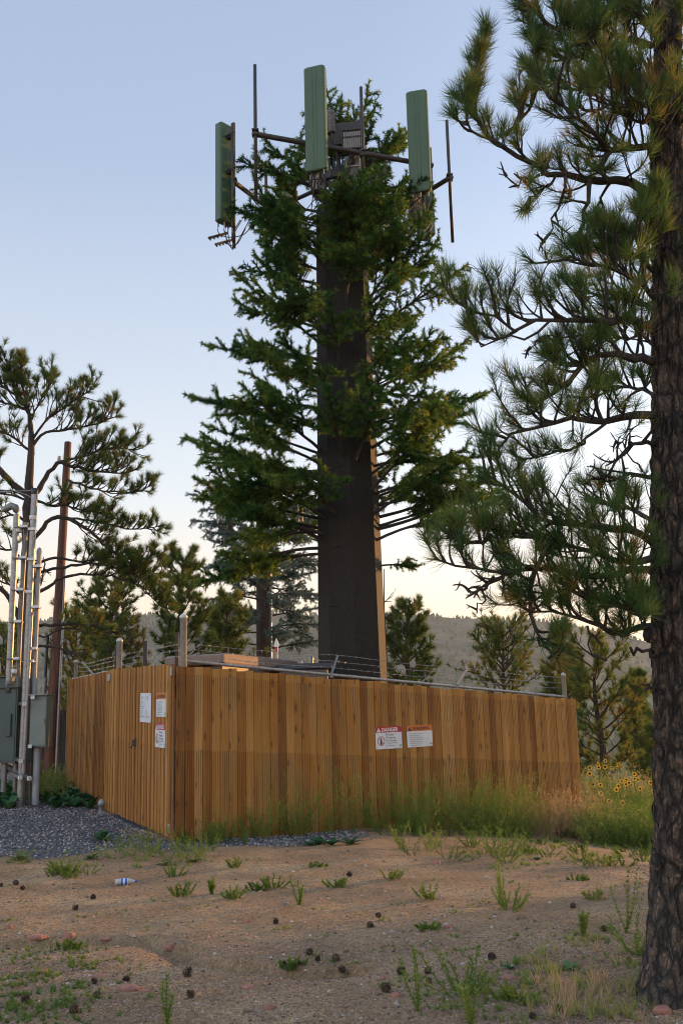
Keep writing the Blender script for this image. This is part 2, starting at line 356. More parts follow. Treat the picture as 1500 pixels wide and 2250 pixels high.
# ground material : v 0 dirt, 1 gravel bed, 2 distant grass
mt, nt, p = newmat('dirt_ground'); tcn = N(nt, 'ShaderNodeTexCoord'); at_ = N(nt, 'ShaderNodeAttribute', attribute_name='v')
n1 = N(nt, 'ShaderNodeTexNoise'); n1.inputs['Scale'].default_value = 1.1; n1.inputs['Detail'].default_value = 8; L(nt, tcn.outputs['Object'], n1.inputs[0])
r1 = N(nt, 'ShaderNodeValToRGB'); ramp(r1, [(.3, (.205, .138, .078)), (.5, (.30, .205, .120)), (.7, (.39, .285, .170))]); L(nt, n1.outputs[0], r1.inputs[0])
vo = N(nt, 'ShaderNodeTexVoronoi'); vo.inputs['Scale'].default_value = 48; L(nt, tcn.outputs['Object'], vo.inputs[0])
rs = N(nt, 'ShaderNodeValToRGB'); ramp(rs, [(0, (.45, .41, .38)), (.3, (.82, .76, .70)), (.7, (1.05, 1, .95)), (1, (1.55, 1.45, 1.35))]); L(nt, vo.outputs['Color'], rs.inputs[0])
mx = N(nt, 'ShaderNodeMix', data_type='RGBA', blend_type='MULTIPLY'); mx.inputs[0].default_value = .9; L(nt, r1.outputs[0], mx.inputs[6]); L(nt, rs.outputs[0], mx.inputs[7])
n3 = N(nt, 'ShaderNodeTexNoise'); n3.inputs['Scale'].default_value = .45; n3.inputs['Detail'].default_value = 5; L(nt, tcn.outputs['Object'], n3.inputs[0])
r3 = N(nt, 'ShaderNodeValToRGB'); ramp(r3, [(.45, (0, 0, 0)), (.62, (1, 1, 1))]); L(nt, n3.outputs[0], r3.inputs[0])
mxg = N(nt, 'ShaderNodeMix', data_type='RGBA'); L(nt, mx.outputs[2], mxg.inputs[6]); mxg.inputs[7].default_value = (.19, .14, .09, 1)
m5 = N(nt, 'ShaderNodeMath', operation='MULTIPLY'); m5.inputs[1].default_value = .55; L(nt, r3.outputs[0], m5.inputs[0]); L(nt, m5.outputs[0], mxg.inputs[0])
m1 = N(nt, 'ShaderNodeMix', data_type='RGBA'); L(nt, at_.outputs['Fac'], m1.inputs[0]); L(nt, mxg.outputs[2], m1.inputs[6]); m1.inputs[7].default_value = (.085, .088, .095, 1)
m2 = N(nt, 'ShaderNodeMix', data_type='RGBA'); s1 = N(nt, 'ShaderNodeMath', operation='SUBTRACT'); s1.inputs[1].default_value = 1; s1.use_clamp = True
L(nt, at_.outputs['Fac'], s1.inputs[0]); L(nt, s1.outputs[0], m2.inputs[0]); L(nt, m1.outputs[2], m2.inputs[6])
n4 = N(nt, 'ShaderNodeTexNoise'); n4.inputs['Scale'].default_value = .02; n4.inputs['Detail'].default_value = 9; L(nt, tcn.outputs['Object'], n4.inputs[0])
r4 = N(nt, 'ShaderNodeValToRGB'); ramp(r4, [(.38, (.05, .08, .04)), (.5, (.11, .13, .07)), (.62, (.19, .19, .11))]); L(nt, n4.outputs[0], r4.inputs[0]); L(nt, r4.outputs[0], m2.inputs[7])
L(nt, m2.outputs[2], p.inputs['Base Color']); p.inputs['Roughness'].default_value = .95; p.inputs['Specular IOR Level'].default_value = .2
b = N(nt, 'ShaderNodeBump'); b.inputs['Strength'].default_value = .7; b.inputs['Distance'].default_value = .012; L(nt, vo.outputs['Distance'], b.inputs['Height']); L(nt, b.outputs[0], p.inputs['Normal'])
ground = mb.build('ground', mt, smooth=True); tag(ground, kind='structure')

# hill across the valley
SKY = [(-900, 1420), (-300, 1380), (0, 1372), (250, 1352), (330, 1350), (430, 1362), (560, 1343), (640, 1352), (760, 1352), (880, 1350), (930, 1352), (1000, 1358), (1100, 1362), (1200, 1366), (1260, 1375), (1330, 1392), (1430, 1412), (1700, 1450), (2300, 1500)]
_sk = np.array([at(x, y, 1500.) for x, y in SKY])
def hz(x, y):
    u_ = x/np.maximum(y, 1)*1500; cz = np.interp(u_, _sk[:, 0], _sk[:, 2])
    t = np.clip((y-420)/1080, 0, 1); rmp = t**1.35
    back = np.clip((y-1500)/600, 0, 1)
    z = -62+(cz+62)*rmp*(1-.5*back)
    z = z+(22*fbm(x/210+3, y/260, 4)*t*(1-t)*2.6)+3*fbm(x/30, y/30, 3)*t*ss(1500, 1400, y)
    g = np.abs(fbm(x/150+9, y/700, 3)); z = z-16*(1-ss(0, .22, g))*t*(1-t)*2
    return z
X, Y = np.meshgrid(np.linspace(-1250, 1700, 330), np.linspace(415, 2100, 240), indexing='ij')
Z = hz(X, Y); idx = np.arange(X.size).reshape(X.shape)
q = np.stack([idx[:-1, :-1], idx[1:, :-1], idx[1:, 1:], idx[:-1, 1:]], -1).reshape(-1, 4)
mb = MB(); mb.add(np.stack([X, Y, Z], -1).reshape(-1, 3), q)
mt, nt, p = newmat('hill_side'); tcn = N(nt, 'ShaderNodeTexCoord'); sp = N(nt, 'ShaderNodeSeparateXYZ'); L(nt, tcn.outputs['Object'], sp.inputs[0])
n1 = N(nt, 'ShaderNodeTexNoise'); n1.inputs['Scale'].default_value = .012; n1.inputs['Detail'].default_value = 10; n1.inputs['Roughness'].default_value = .65; L(nt, tcn.outputs['Object'], n1.inputs[0])
r1 = N(nt, 'ShaderNodeValToRGB'); ramp(r1, [(.36, (.045, .052, .045)), (.5, (.085, .088, .072)), (.66, (.145, .14, .105))]); L(nt, n1.outputs[0], r1.inputs[0])
r2 = N(nt, 'ShaderNodeValToRGB'); ramp(r2, [(.38, (.04, .07, .035)), (.5, (.085, .12, .06)), (.64, (.16, .175, .095))]); L(nt, n1.outputs[0], r2.inputs[0])
mr_ = N(nt, 'ShaderNodeMapRange'); L(nt, sp.outputs[2], mr_.inputs[0]); mr_.inputs[1].default_value = 70; mr_.inputs[2].default_value = -10
mx = N(nt, 'ShaderNodeMix', data_type='RGBA'); L(nt, mr_.outputs[0], mx.inputs[0]); L(nt, r1.outputs[0], mx.inputs[6]); L(nt, r2.outputs[0], mx.inputs[7])
L(nt, mx.outputs[2], p.inputs['Base Color']); p.inputs['Roughness'].default_value = 1; p.inputs['Specular IOR Level'].default_value = 0
tag(mb.build('hill', mt, smooth=True), kind='structure')
# scattered woodland on the hill (too many to count)
n = 15000; yy = 470+1040*rng.random(n)**.8; uu = rng.uniform(-620, 640, n); xx = uu*yy/1500
t = (yy-470)/1040; dens = .12+.55*ss(.05, .25, fbm(xx/120, yy/120, 3))+.5*ss(.55, 1, t)*ss(250, -100, uu)+.5*ss(.3, 0, t)
keep = rng.random(n) < dens; xx = xx[keep]; yy = yy[keep]
ru = np.linspace(-620, 640, 420)+rng.normal(0, 2, 420); rk = rng.random(420) < .75; ru = ru[rk]
xx = np.r_[xx, ru, ru[::2]+3]; yy = np.r_[yy, np.full(len(ru), 1500.)+rng.normal(0, 5, len(ru)), np.full(len(ru[::2]), 1494.)]
mb = MB(); k = len(xx); hgt = rng.uniform(3.5, 7.5, k)*np.where(rng.random(k) < .25, .6, 1); wd = hgt*rng.uniform(.22, .42, k); zz = hz(xx, yy)-.5
B = np.stack([xx, yy, zz], -1); th = np.arange(5)*2*math.pi/5
ring0 = B[:, None]+np.stack([np.cos(th), np.sin(th), np.zeros(5)], -1)[None]*wd[:, None, None]*rng.uniform(.6, 1.2, (k, 5, 1))+np.array([0, 0, 1])*(hgt*.15)[:, None, None]
ring1 = B[:, None]+np.stack([np.cos(th+.6), np.sin(th+.6), np.zeros(5)], -1)[None]*wd[:, None, None]*rng.uniform(.5, .95, (k, 5, 1))+np.array([0, 0, 1])*(hgt*.6)[:, None, None]
top = B+np.array([0, 0, 1])*hgt[:, None]
V = np.concatenate([ring0, ring1, top[:, None]], 1).reshape(-1, 3); base = (np.arange(k)*11)[:, None]; j = np.arange(5); j2 = (j+1) % 5
mb.add(V, (base[:, :, None]+np.stack([j, j2, 5+j2, 5+j], -1)[None]).reshape(-1, 4), 0, np.repeat(rng.random(k), 11))
f3 = (base[:, :, None]+np.stack([5+j, 5+j2, np.full(5, 10)], -1)[None]).reshape(-1, 3)
mb.F[3].append(f3); mb.M[3].append(np.zeros(len(f3))); mb.UV[3].append(np.zeros((len(f3)*3, 2)))
M['hilltree'] = vramp('hill_trees', [(0, (.028, .045, .035)), (.6, (.045, .065, .045)), (1, (.08, .10, .06))])
tag(mb.build('distant_trees', M['hilltree']), kind='stuff')
# houses on the lower slope
def onhill(px, py):
    d = ray(px, py); d = d/d[1]; y = 430.
    while y < 1500:
        p_ = CAM+d*y
        if p_[2] < hz(p_[0], p_[1]): return p_
        y += 2
    return p_
M['housewhite'] = basic('house_white', (.70, .68, .64), (.62, .6, .56), .5, .8); M['houseroof'] = basic('house_roof', (.16, .13, .12), (.11, .09, .085), .5, .9)
M['houseroofblue'] = basic('house_roof_grey', (.20, .22, .24), (.15, .17, .19), .5, .9); M['housedark'] = basic('house_glass', (.05, .06, .07), (.04, .05, .055), .5, .3)
M['housetan'] = basic('house_tan', (.30, .25, .2), (.25, .2, .16), .5, .9); M['houseroofred'] = basic('house_roof_red', (.28, .12, .09), (.2, .09, .07), .5, .9)
def house(px0, px1, pyb, pyt, wallm, roofm, label, wings=2):
    p_ = onhill((px0+px1)/2, pyb); s_ = p_[1]/F; W = (px1-px0)*s_; H = (pyb-pyt)*s_; base = p_-np.array([0, 0, 1.2])
    t_ = thing('house', base, label, 'house', 'houses in the valley'); wh = H*.66+1.2
    for i in range(wings):
        cx = base+np.array([(-.24 if i == 0 else .28)*W*(wings > 1), -i*1.0, 0]); ww = (W*.55 if i == 0 else W*.42) if wings > 1 else W
        b_ = MB(); box(b_, cx+np.array([0, 4, wh/2]), (ww, 8, wh)); b_.build('wall', wallm, t_)
        b_ = MB(); e = .7; z0 = wh+.02; z1 = wh+H*.34
        V = [cx+np.array(v) for v in [(-ww/2-e, -e, z0), (ww/2+e, -e, z0), (ww/2+e, 8+e, z0), (-ww/2-e, 8+e, z0), (-ww/2+ww*.15, 4, z1), (ww/2-ww*.15, 4, z1)]]
        b_.add(V, [[0, 1, 5, 4], [2, 3, 4, 5]]); b_.add(V, [[1, 2, 5], [3, 0, 4]]); b_.add(V, [[3, 2, 1, 0]]); b_.build('roof', roofm, t_)
        nw_ = 3 if i == 0 else 1
        for fl in (0, 1):
            for k_ in range(nw_):
                b_ = MB(); x_ = (k_+.5)/nw_*ww-ww/2; box(b_, cx+np.array([x_, -.03, 1.2+(wh-1.2)*(.28+.45*fl)]), (ww/nw_*.62, .1, (wh-1.2)*.26)); b_.build('window', M['housedark'], t_)
house(1385, 1419, 1632, 1616, M['housewhite'], M['houseroof'], 'white two storey house in the valley beside the big pine trunk')
house(1384, 1412, 1613, 1600, M['housetan'], M['houseroofblue'], 'wide house with grey blue roof behind the white house', 1)
house(1428, 1452, 1700, 1681, M['housetan'], M['houseroofred'], 'low house with reddish roof just left of the pine trunk', 1)

# ------------------------------------------------------------------ loose ground material
def stones(name, P, S, mat, flat=.6, seedv=None):
    k = len(P); V0 = np.array([(1, 0, 0), (-1, 0, 0), (0, 1, 0), (0, -1, 0), (0, 0, 1), (0, 0, -1.)]); F0 = np.array([[0, 2, 4], [2, 1, 4], [1, 3, 4], [3, 0, 4], [2, 0, 5], [1, 2, 5], [3, 1, 5], [0, 3, 5]])
    th = rng.random(k)*6.28; c, s_ = np.cos(th), np.sin(th); V = V0[None]*rng.uniform(.55, 1.15, (k, 6, 3)); V[:, :, 2] *= flat
    x = V[:, :, 0]*c[:, None]-V[:, :, 1]*s_[:, None]; y = V[:, :, 0]*s_[:, None]+V[:, :, 1]*c[:, None]; V = np.stack([x, y, V[:, :, 2]], -1)*S[:, None, None]+P[:, None]
    mb = MB(); mb.add(V.reshape(-1, 3), (F0[None]+(np.arange(k)*6)[:, None, None]).reshape(-1, 3), 0, np.repeat(rng.random(k) if seedv is None else seedv, 6))
    return mb.build(name, mat)
M['gravelm'] = vramp('gravel_stones', [(0, (.05, .055, .065)), (.35, (.11, .12, .135)), (.6, (.17, .165, .165)), (.8, (.26, .20, .17)), (1, (.45, .42, .40))], .85)
M['pebm'] = vramp('dirt_pebbles', [(0, (.06, .044, .034)), (.3, (.17, .12, .085)), (.6, (.33, .23, .155)), (.8, (.36, .19, .14)), (.9, (.28, .27, .27)), (1, (.46, .41, .36))], .9)
def scatter_px(n, x0, x1, y0, y1, zref=0.):
    px = rng.uniform(x0, x1, n); py = rng.uniform(y0, y1, n); d = (RW @ np.stack([px-750, 1125-py, np.full(n, -F)])).T
    t = (zref-1.6)/d[:, 2]; x = d[:, 0]*t; y = d[:, 1]*t
    return x, y
# gravel by the gate and along the foot of the fence
x = rng.uniform(-9.5, 1.7, 60000); y = rng.uniform(10.8, 25, 60000)
k = (gravel_mask(x, y) > rng.random(len(x))*.9+.05)
def inside_comp(x, y):
    return (x-CORN[0])*(RIGHT[1]-CORN[1])-(y-CORN[1])*(RIGHT[0]-CORN[0]) < 0
def leftof(x, y, a, b): return (b[0]-a[0])*(y-a[1])-(b[1]-a[1])*(x-a[0]) > 0
ins = leftof(x, y, CORN, RIGHT) & ~leftof(x, y, CORN, GATE) & ~leftof(x, y, GATE, LEFT)
k &= ~ins; x = x[k]; y = y[k]
tag(stones('gravel', np.stack([x, y, gz(x, y)+.006], -1), rng.uniform(.012, .026, len(x)), M['gravelm'], .8), kind='stuff')
x, y = scatter_px(100000, -160, 1960, 1870, 2290); k = (gravel_mask(x, y) < rng.random(len(x))) & (rng.random(len(x)) < .22+.78*ss(9.3, 7.6, y+.5*fbm(x*.8, y*.8, 2))+.5*ss(2., 3.5, x)); x = x[k]; y = y[k]
dist = np.hypot(x, y); s_ = rng.uniform(.0025, .0075, len(x))*np.clip(dist/7, .9, 2)*(1+1.6*(rng.random(len(x)) < .06))
tag(stones('pebbles', np.stack([x, y, gz(x, y)+.001], -1), s_, M['pebm'], .7), kind='stuff')
_n = 3600; x, y = scatter_px(_n, -30, 1530, 1880, 2290); k = gravel_mask(x, y) < .3; x = x[k]; y = y[k]; x = np.r_[x, rng.normal(1.9, .9, 1500)]; y = np.r_[y, rng.normal(6.3, .9, 1500)]; _n = len(x)
_th = rng.random(_n)*6.28; _l = rng.uniform(.02, .07, _n); _d = np.stack([np.cos(_th), np.sin(_th), np.zeros(_n)], -1)*_l[:, None]; _w = np.stack([-np.sin(_th), np.cos(_th), np.zeros(_n)], -1)*.0016
_a = np.stack([x, y, gz(x, y)+.007], -1); _b = _a+2*_d; _b[:, 2] = gz(_b[:, 0], _b[:, 1])+.008
mb = MB(); mb.add(np.stack([_a-_w, _b-_w, _b+_w, _a+_w], 1).reshape(-1, 3), np.arange(4*_n).reshape(-1, 4), 0, np.repeat(rng.random(_n), 4))
M['litter'] = vramp('fallen_needles', [(0, (.10, .055, .03)), (.5, (.22, .13, .07)), (1, (.36, .26, .16))]); tag(mb.build('fallen_needles', M['litter']), kind='stuff')
def rock(px, py, wpx, label, seed, flat=.45):
    rs_ = np.random.default_rng(seed); p_ = ong(px, py); s_ = wpx*math.hypot(*p_[:2])/F/2
    th = np.linspace(0, 2*math.pi, 9)[:-1]+rs_.uniform(-.2, .2, 8); b_ = MB(); V = []
    for zf, rf in ((-.3, 1), (.45, 1.0), (.95, .72)):
        rad = rs_.uniform(.75, 1.1, 8) if zf < 0 else rad*rs_.uniform(.92, 1.04, 8)
        for t_, r_ in zip(th, rad): V.append(p_+np.array([math.cos(t_)*r_*s_*rf, math.sin(t_)*r_*s_*rf*.8, s_*flat*(zf+rs_.uniform(-.08, .12))]))
    V.append(p_+np.array([0, 0, s_*flat*1.02])); i = np.arange(2)[:, None]*8; j = np.arange(8)[None]; k = (j+1) % 8
    b_.add(V, np.stack([i+j, i+k, i+8+k, i+8+j], -1).reshape(-1, 4)); V = np.array(V)
    b_.add(np.vstack([V[16:24], V[24]]), np.stack([np.arange(8), (np.arange(8)+1) % 8, np.full(8, 8)], -1))
    tag(b_.build('rock', M['rock']), label, 'rock', 'reddish sandstone rocks on the dirt')
ROCKS = [(375, 2083, 26, 'rounded pink rock sitting in the eroded rut'), (218, 2146, 30, 'reddish slab rock in the lower left grass patch'), (285, 2172, 44, 'long flat pinkish slab rock near the lower left cones'),
         (545, 2026, 18, 'squat red rock just below the middle of the dirt'), (82, 2060, 40, 'flat red slab at the far left end of the rut'), (20, 2040, 20, 'small red rock at the left edge of the photo'),
         (155, 2060, 28, 'red rock second from the left along the rut'), (232, 2063, 26, 'red slab third along the left part of the rut'), (545, 2170, 30, 'flat red rock in the bottom middle of the dirt'),
         (983, 2039, 17, 'small red brick-like rock on the smooth dirt right of centre'), (940, 2132, 18, 'red rock left of the tall weed cluster at the bottom'), (868, 2190, 22, 'pale red rock at the bottom near the cone pair'),
         (1240, 2158, 36, 'flat red slab near the dry grass by the trunk'), (92, 2136, 34, 'flat red slab among grass at lower left'), (1452, 2226, 40, 'reddish rock at the foot of the big pine trunk'),
         (958, 1898, 22, 'red rock just below the weeds of the fence'), (1118, 2150, 42, 'wide flat reddish slab right of bottom centre'), (840, 2151, 16, 'tiny pink rock at bottom centre right'), (320, 2178, 26, 'dark red flat rock beside the long slab'), (560, 2186, 18, 'small brown red rock below the flat red rock'), (590, 2217, 24, 'reddish rock near the bottom edge left of centre')]
for i, (a_, b__, c_, l_) in enumerate(ROCKS): rock(a_, b__, c_, l_, 100+i, .28 if 'slab' in l_ or 'flat' in l_ else .7)
def cone_mesh():
    b_ = MB(); b_.local = True
    lathe(b_, (0, 0, 0), [(.004, -.035), (.012, -.03), (.015, 0), (.01, .03), (.002, .042)], 8)
    for k_ in range(62):
        t_ = k_/62; z_ = -.033+.072*t_; a_ = k_*2.4; r_ = .030*math.sin(math.pi*min(1, .22+t_*.8))+.006
        d_ = np.array([math.cos(a_), math.sin(a_), 0]); s_ = np.array([-math.sin(a_), math.cos(a_), 0]); c_ = np.array([0, 0, z_])
        b_.add([c_+d_*.006-s_*.004, c_+d_*.006+s_*.004, c_+d_*r_+s_*.009+[0, 0, .004], c_+d_*(r_+.006)+[0, 0, .011], c_+d_*r_-s_*.009+[0, 0, .004]], [[0, 1, 2, 4]])
        b_.add([c_+d_*r_+s_*.009+[0, 0, .004], c_+d_*(r_+.006)+[0, 0, .011], c_+d_*r_-s_*.009+[0, 0, .004], c_+d_*(r_-.004)+[0, 0, -.004]], [[0, 1, 2], [0, 2, 3]])
    return b_
CONES = [(606, 2030, 'pine cone alone on smooth dirt below the fence centre'), (680, 2098, 'upper pine cone of the trio at the right end of the rut'), (698, 2112, 'middle pine cone of the trio at the right end of the rut'),
         (652, 2122, 'pine cone at the lower left of the rut end group'), (738, 2112, 'pine cone right of the rut end group'), (412, 2146, 'pine cone alone below the middle of the rut'),
         (208, 2162, 'pine cone beside the reddish slab at lower left'), (213, 2192, 'pine cone under the slab among lower left grass'), (56, 2204, 'pine cone in the lower left grass patch'), (163, 2226, 'pine cone near the bottom left orange lit patch'),
         (420, 2192, 'pine cone above the bottom weed left of centre'), (278, 2158, 'pine cone above the long flat slab'), (881, 2142, 'pine cone left of the tall weed near bottom right centre'), (940, 2140, 'upper pine cone of the pair behind the bottom weeds'),
         (942, 2160, 'lower pine cone of the pair behind the bottom weeds'), (848, 2180, 'pine cone at bottom right centre beside pale red rock'), (1080, 2109, 'small pine cone on bare dirt right of centre'), (832, 2016, 'pine cone in the middle of the dirt, left one of two'),
         (812, 2038, 'small pine cone below left of the mid dirt cone'), (1258, 1995, 'pine cone near the dirt lit patch, left of the trunk'), (1382, 2116, 'pine cone close to the foot of the big pine'), (1170, 2240, 'pine cone at the bottom edge right of centre'),
         (1228, 2222, 'pine cone at bottom under the dry grass'), (35, 1945, 'pine cone at the left edge on the open dirt'), (50, 1955, 'pine cone next to the left edge cone'), (3, 1948, 'pine cone cut by the left edge of the photo'),
         (166, 2000, 'pine cone on open dirt left of the bottle'), (752, 2136, 'pine cone at right of the rut below the group'), (205, 1976, 'flattened pine cone between bottle and left edge'), (768, 1926, 'dark pine cone below the fence weeds'), (1328, 2046, 'pine cone fragment left of the trunk at mid dirt'), (623, 2123, 'pine cone on the left of the rut end group')]
c0 = None
for i, (a_, b__, l_) in enumerate(CONES):
    p_ = ong(a_, b__)
    if c0 is None: o = c0 = cone_mesh().build('pine_cone', M['cone'])
    else: o = c0.copy(); C.objects.link(o)
    s_ = random.uniform(.5, .85); o.scale = (s_, s_, s_)
    o.location = (p_[0], p_[1], p_[2]+.03*s_); o.rotation_euler = (random.uniform(.6, 1.9), random.uniform(-.4, .4), random.uniform(0, 6.28)); tag(o, l_, 'pine cone', 'pine cones on the dirt')
# crushed bottle
p_ = ong(272, 1945); t_ = thing('plastic_bottle', p_, 'discarded clear plastic bottle with blue and white label lying on the dirt', 'bottle')
ax = (np.array([0, 0, 1.]), nrm([0.12, -1, 0]), nrm([1, .12, .03])); ax = (ax[0], np.cross(ax[2], ax[0]), ax[2])
b_ = MB(); lathe(b_, p_+np.array([-.09, 0, .032]), [(.001, 0), (.030, .004), (.032, .03), (.028, .06)], 14, ax); lathe(b_, p_+np.array([.045, .017, .032]), [(.033, 0), (.030, .02), (.013, .055), (.012, .07)], 14, ax); b_.build('bottle_body', M['clear'], t_, True)
b_ = MB(); lathe(b_, p_+np.array([-.035, .006, .032]), [(.0335, 0), (.0345, .02), (.0335, .045), (.0345, .082)], 16, ax); b_.build('bottle_label', M['signwhite'], t_, True)
b_ = MB()
for q_ in (.0, .045): lathe(b_, p_+np.array([-.03+q_, .006, .032]), [(.0352, 0), (.0358, .012), (.0352, .022)], 16, ax)
b_.build('label_print', M['blue'], t_, True)
b_ = MB(); lathe(b_, p_+np.array([.115, .026, .033]), [(.014, 0), (.0145, .018), (.001, .019)], 12, ax); b_.build('bottle_cap', M['blue'], t_, True)
for (pa, pb, l_) in (((160, 1942), (212, 1956), 'thin straight dry stick lying on the dirt left of the bottle'), ((535, 2222), (592, 2250), 'curved dry stick at the bottom edge'), ((1245, 2232), (1300, 2246), 'pale forked stick at the foot of the dry grass'), ((135, 2160), (180, 2162), 'dark stick in the lower left grass')):
    a_, b__ = ong(*pa), ong(*pb); b_ = MB(); mid = (a_+b__)/2+np.array([.02, .02, .02]); tube(b_, smoothp([a_+[0, 0, .008], mid, b__+[0, 0, .008]], 7), np.linspace(.008, .003, 7), 6); tag(b_.build('stick', M['stick'], smooth=True), l_, 'stick')

# ------------------------------------------------------------------ wooden fence
def woodmat(name, kerf=True, tint=1.0, strength=1.0):
    mt, nt, p = newmat(name); uv = N(nt, 'ShaderNodeUVMap', uv_map='UVMap'); at_ = N(nt, 'ShaderNodeAttribute', attribute_name='v')
    sp = N(nt, 'ShaderNodeSeparateXYZ'); L(nt, uv.outputs[0], sp.inputs[0])
    def math_(op, a, b=None, c=None, clamp=False):
        n_ = N(nt, 'ShaderNodeMath', operation=op); n_.use_clamp = clamp
        for i, v in enumerate((a, b, c)):
            if v is None: continue
            if isinstance(v, (int, float)): n_.inputs[i].default_value = v
            else: L(nt, v, n_.inputs[i])
        return n_.outputs[0]
    u, v, rnd = sp.outputs[0], sp.outputs[1], at_.outputs['Fac']
    off = math_('MULTIPLY', rnd, 37.)
    cx = N(nt, 'ShaderNodeCombineXYZ'); L(nt, math_('MULTIPLY', u, 30.), cx.inputs[0]); L(nt, math_('ADD', math_('MULTIPLY', v, 2.2), off), cx.inputs[1]); L(nt, off, cx.inputs[2])
    g = N(nt, 'ShaderNodeTexNoise'); g.inputs['Scale'].default_value = 1.6; g.inputs['Detail'].default_value = 6; g.inputs['Distortion'].default_value = .6; L(nt, cx.outputs[0], g.inputs[0])
    cx3 = N(nt, 'ShaderNodeCombineXYZ'); L(nt, math_('MULTIPLY', u, 9.), cx3.inputs[0]); L(nt, math_('ADD', math_('MULTIPLY', v, 4.), off), cx3.inputs[1]); L(nt, off, cx3.inputs[2])
    g3 = N(nt, 'ShaderNodeTexNoise'); g3.inputs['Scale'].default_value = 1.0; g3.inputs['Detail'].default_value = 3; L(nt, cx3.outputs[0], g3.inputs[0])
    base = N(nt, 'ShaderNodeValToRGB'); T = tint
    ramp(base, [(0, (.19*T, .075*T, .016*T)), (.3, (.30*T, .135*T, .030*T)), (.55, (.37*T, .182*T, .046*T)), (.82, (.42*T, .225*T, .070*T)), (1, (.47*T, .30*T, .145*T))])
    mixv = math_('ADD', math_('MULTIPLY', rnd, .44), math_('ADD', math_('MULTIPLY', g.outputs[0], .50), math_('SUBTRACT', math_('MULTIPLY', g3.outputs[0], .55), .35)), clamp=True)
    L(nt, mixv, base.inputs[0])
    # knots
    ck = N(nt, 'ShaderNodeCombineXYZ'); L(nt, math_('MULTIPLY', u, 7.14), ck.inputs[0]); L(nt, math_('ADD', math_('MULTIPLY', v, 6.5), math_('MULTIPLY', off, 1.7)), ck.inputs[1])
    vo = N(nt, 'ShaderNodeTexVoronoi'); vo.inputs['Scale'].default_value = 1.0; vo.voronoi_dimensions = '2D'; L(nt, ck.outputs[0], vo.inputs[0])
    sz = math_('ADD', math_('MULTIPLY', N(nt, 'ShaderNodeSeparateColor').outputs[0], 0), 0)
    sc_ = N(nt, 'ShaderNodeSeparateColor'); L(nt, vo.outputs['Color'], sc_.inputs[0])
    kn = math_('MULTIPLY', math_('LESS_THAN', sc_.outputs[0], .30), math_('SUBTRACT', 1, math_('MULTIPLY', vo.outputs['Distance'], math_('ADD', 3.0, math_('MULTIPLY', sc_.outputs[1], 4))), clamp=True), clamp=True)
    nt.nodes.remove([n_ for n_ in nt.nodes if n_.type == 'SEPARATE_COLOR' and not n_.inputs[0].is_linked][0])
    mk = N(nt, 'ShaderNodeMix', data_type='RGBA'); L(nt, math_('MULTIPLY', kn, .9), mk.inputs[0]); L(nt, base.outputs[0], mk.inputs[6]); mk.inputs[7].default_value = (.07, .025, .01, 1)
    col = mk.outputs[2]
    # weather stain towards ground and below the joint (own shape, broken edge)
    if kerf:
        ku = math_('MULTIPLY', u, 28.57); fr = math_('ABSOLUTE', math_('SUBTRACT', math_('FRACT', math_('ADD', ku, math_('MULTIPLY', math_('SUBTRACT', g3.outputs[0], .5), .25))), .5))
        wn = N(nt, 'ShaderNodeTexWhiteNoise', noise_dimensions='1D'); L(nt, math_('FLOOR', ku), wn.inputs['W'])
        def band(top, base_len, var, soft):
            ln = math_('ADD', base_len, math_('MULTIPLY', wn.outputs['Value'], var)); dpt = math_('SUBTRACT', top, v)
            on = math_('GREATER_THAN', dpt, 0.); fade = math_('SUBTRACT', 1, math_('DIVIDE', dpt, ln), clamp=True)
            return math_('MULTIPLY', on, math_('POWER', fade, soft))
        amp = math_('MAXIMUM', band(.952, .12, .36, .30), math_('MAXIMUM', band(.505, .22, .42, .25), band(.052, 1., .1, .05)))
        line = math_('GREATER_THAN', math_('MULTIPLY', fr, 1.0), .372)
        k_ = math_('MULTIPLY', math_('MULTIPLY', line, amp), .78*strength, clamp=True)
        mx = N(nt, 'ShaderNodeMix', data_type='RGBA'); L(nt, k_, mx.inputs[0]); L(nt, col, mx.inputs[6]); mx.inputs[7].default_value = (.035, .016, .008, 1); col = mx.outputs[2]
        low = math_('LESS_THAN', v, .505); mx = N(nt, 'ShaderNodeMix', data_type='RGBA', blend_type='MULTIPLY'); L(nt, math_('MULTIPLY', low, math_('ADD', .0, math_('MULTIPLY', wn.outputs['Value'], .16))), mx.inputs[0]); L(nt, col, mx.inputs[6]); mx.inputs[7].default_value = (.45, .36, .28, 1); col = mx.outputs[2]
    L(nt, col, p.inputs['Base Color']); p.inputs['Roughness'].default_value = .72; p.inputs['Specular IOR Level'].default_value = .25
    b = N(nt, 'ShaderNodeBump'); b.inputs['Strength'].default_value = .35; b.inputs['Distance'].default_value = .004; L(nt, g.outputs[0], b.inputs['Height']); L(nt, b.outputs[0], p.inputs['Normal'])
    return mt
M['wood'] = woodmat('cedar_boards'); M['wood2'] = woodmat('cedar_boards_gate', True, 1.05, .3)
M['railwood'] = basic('rail_wood', (.36, .18, .08), (.26, .12, .05), 8, .8)
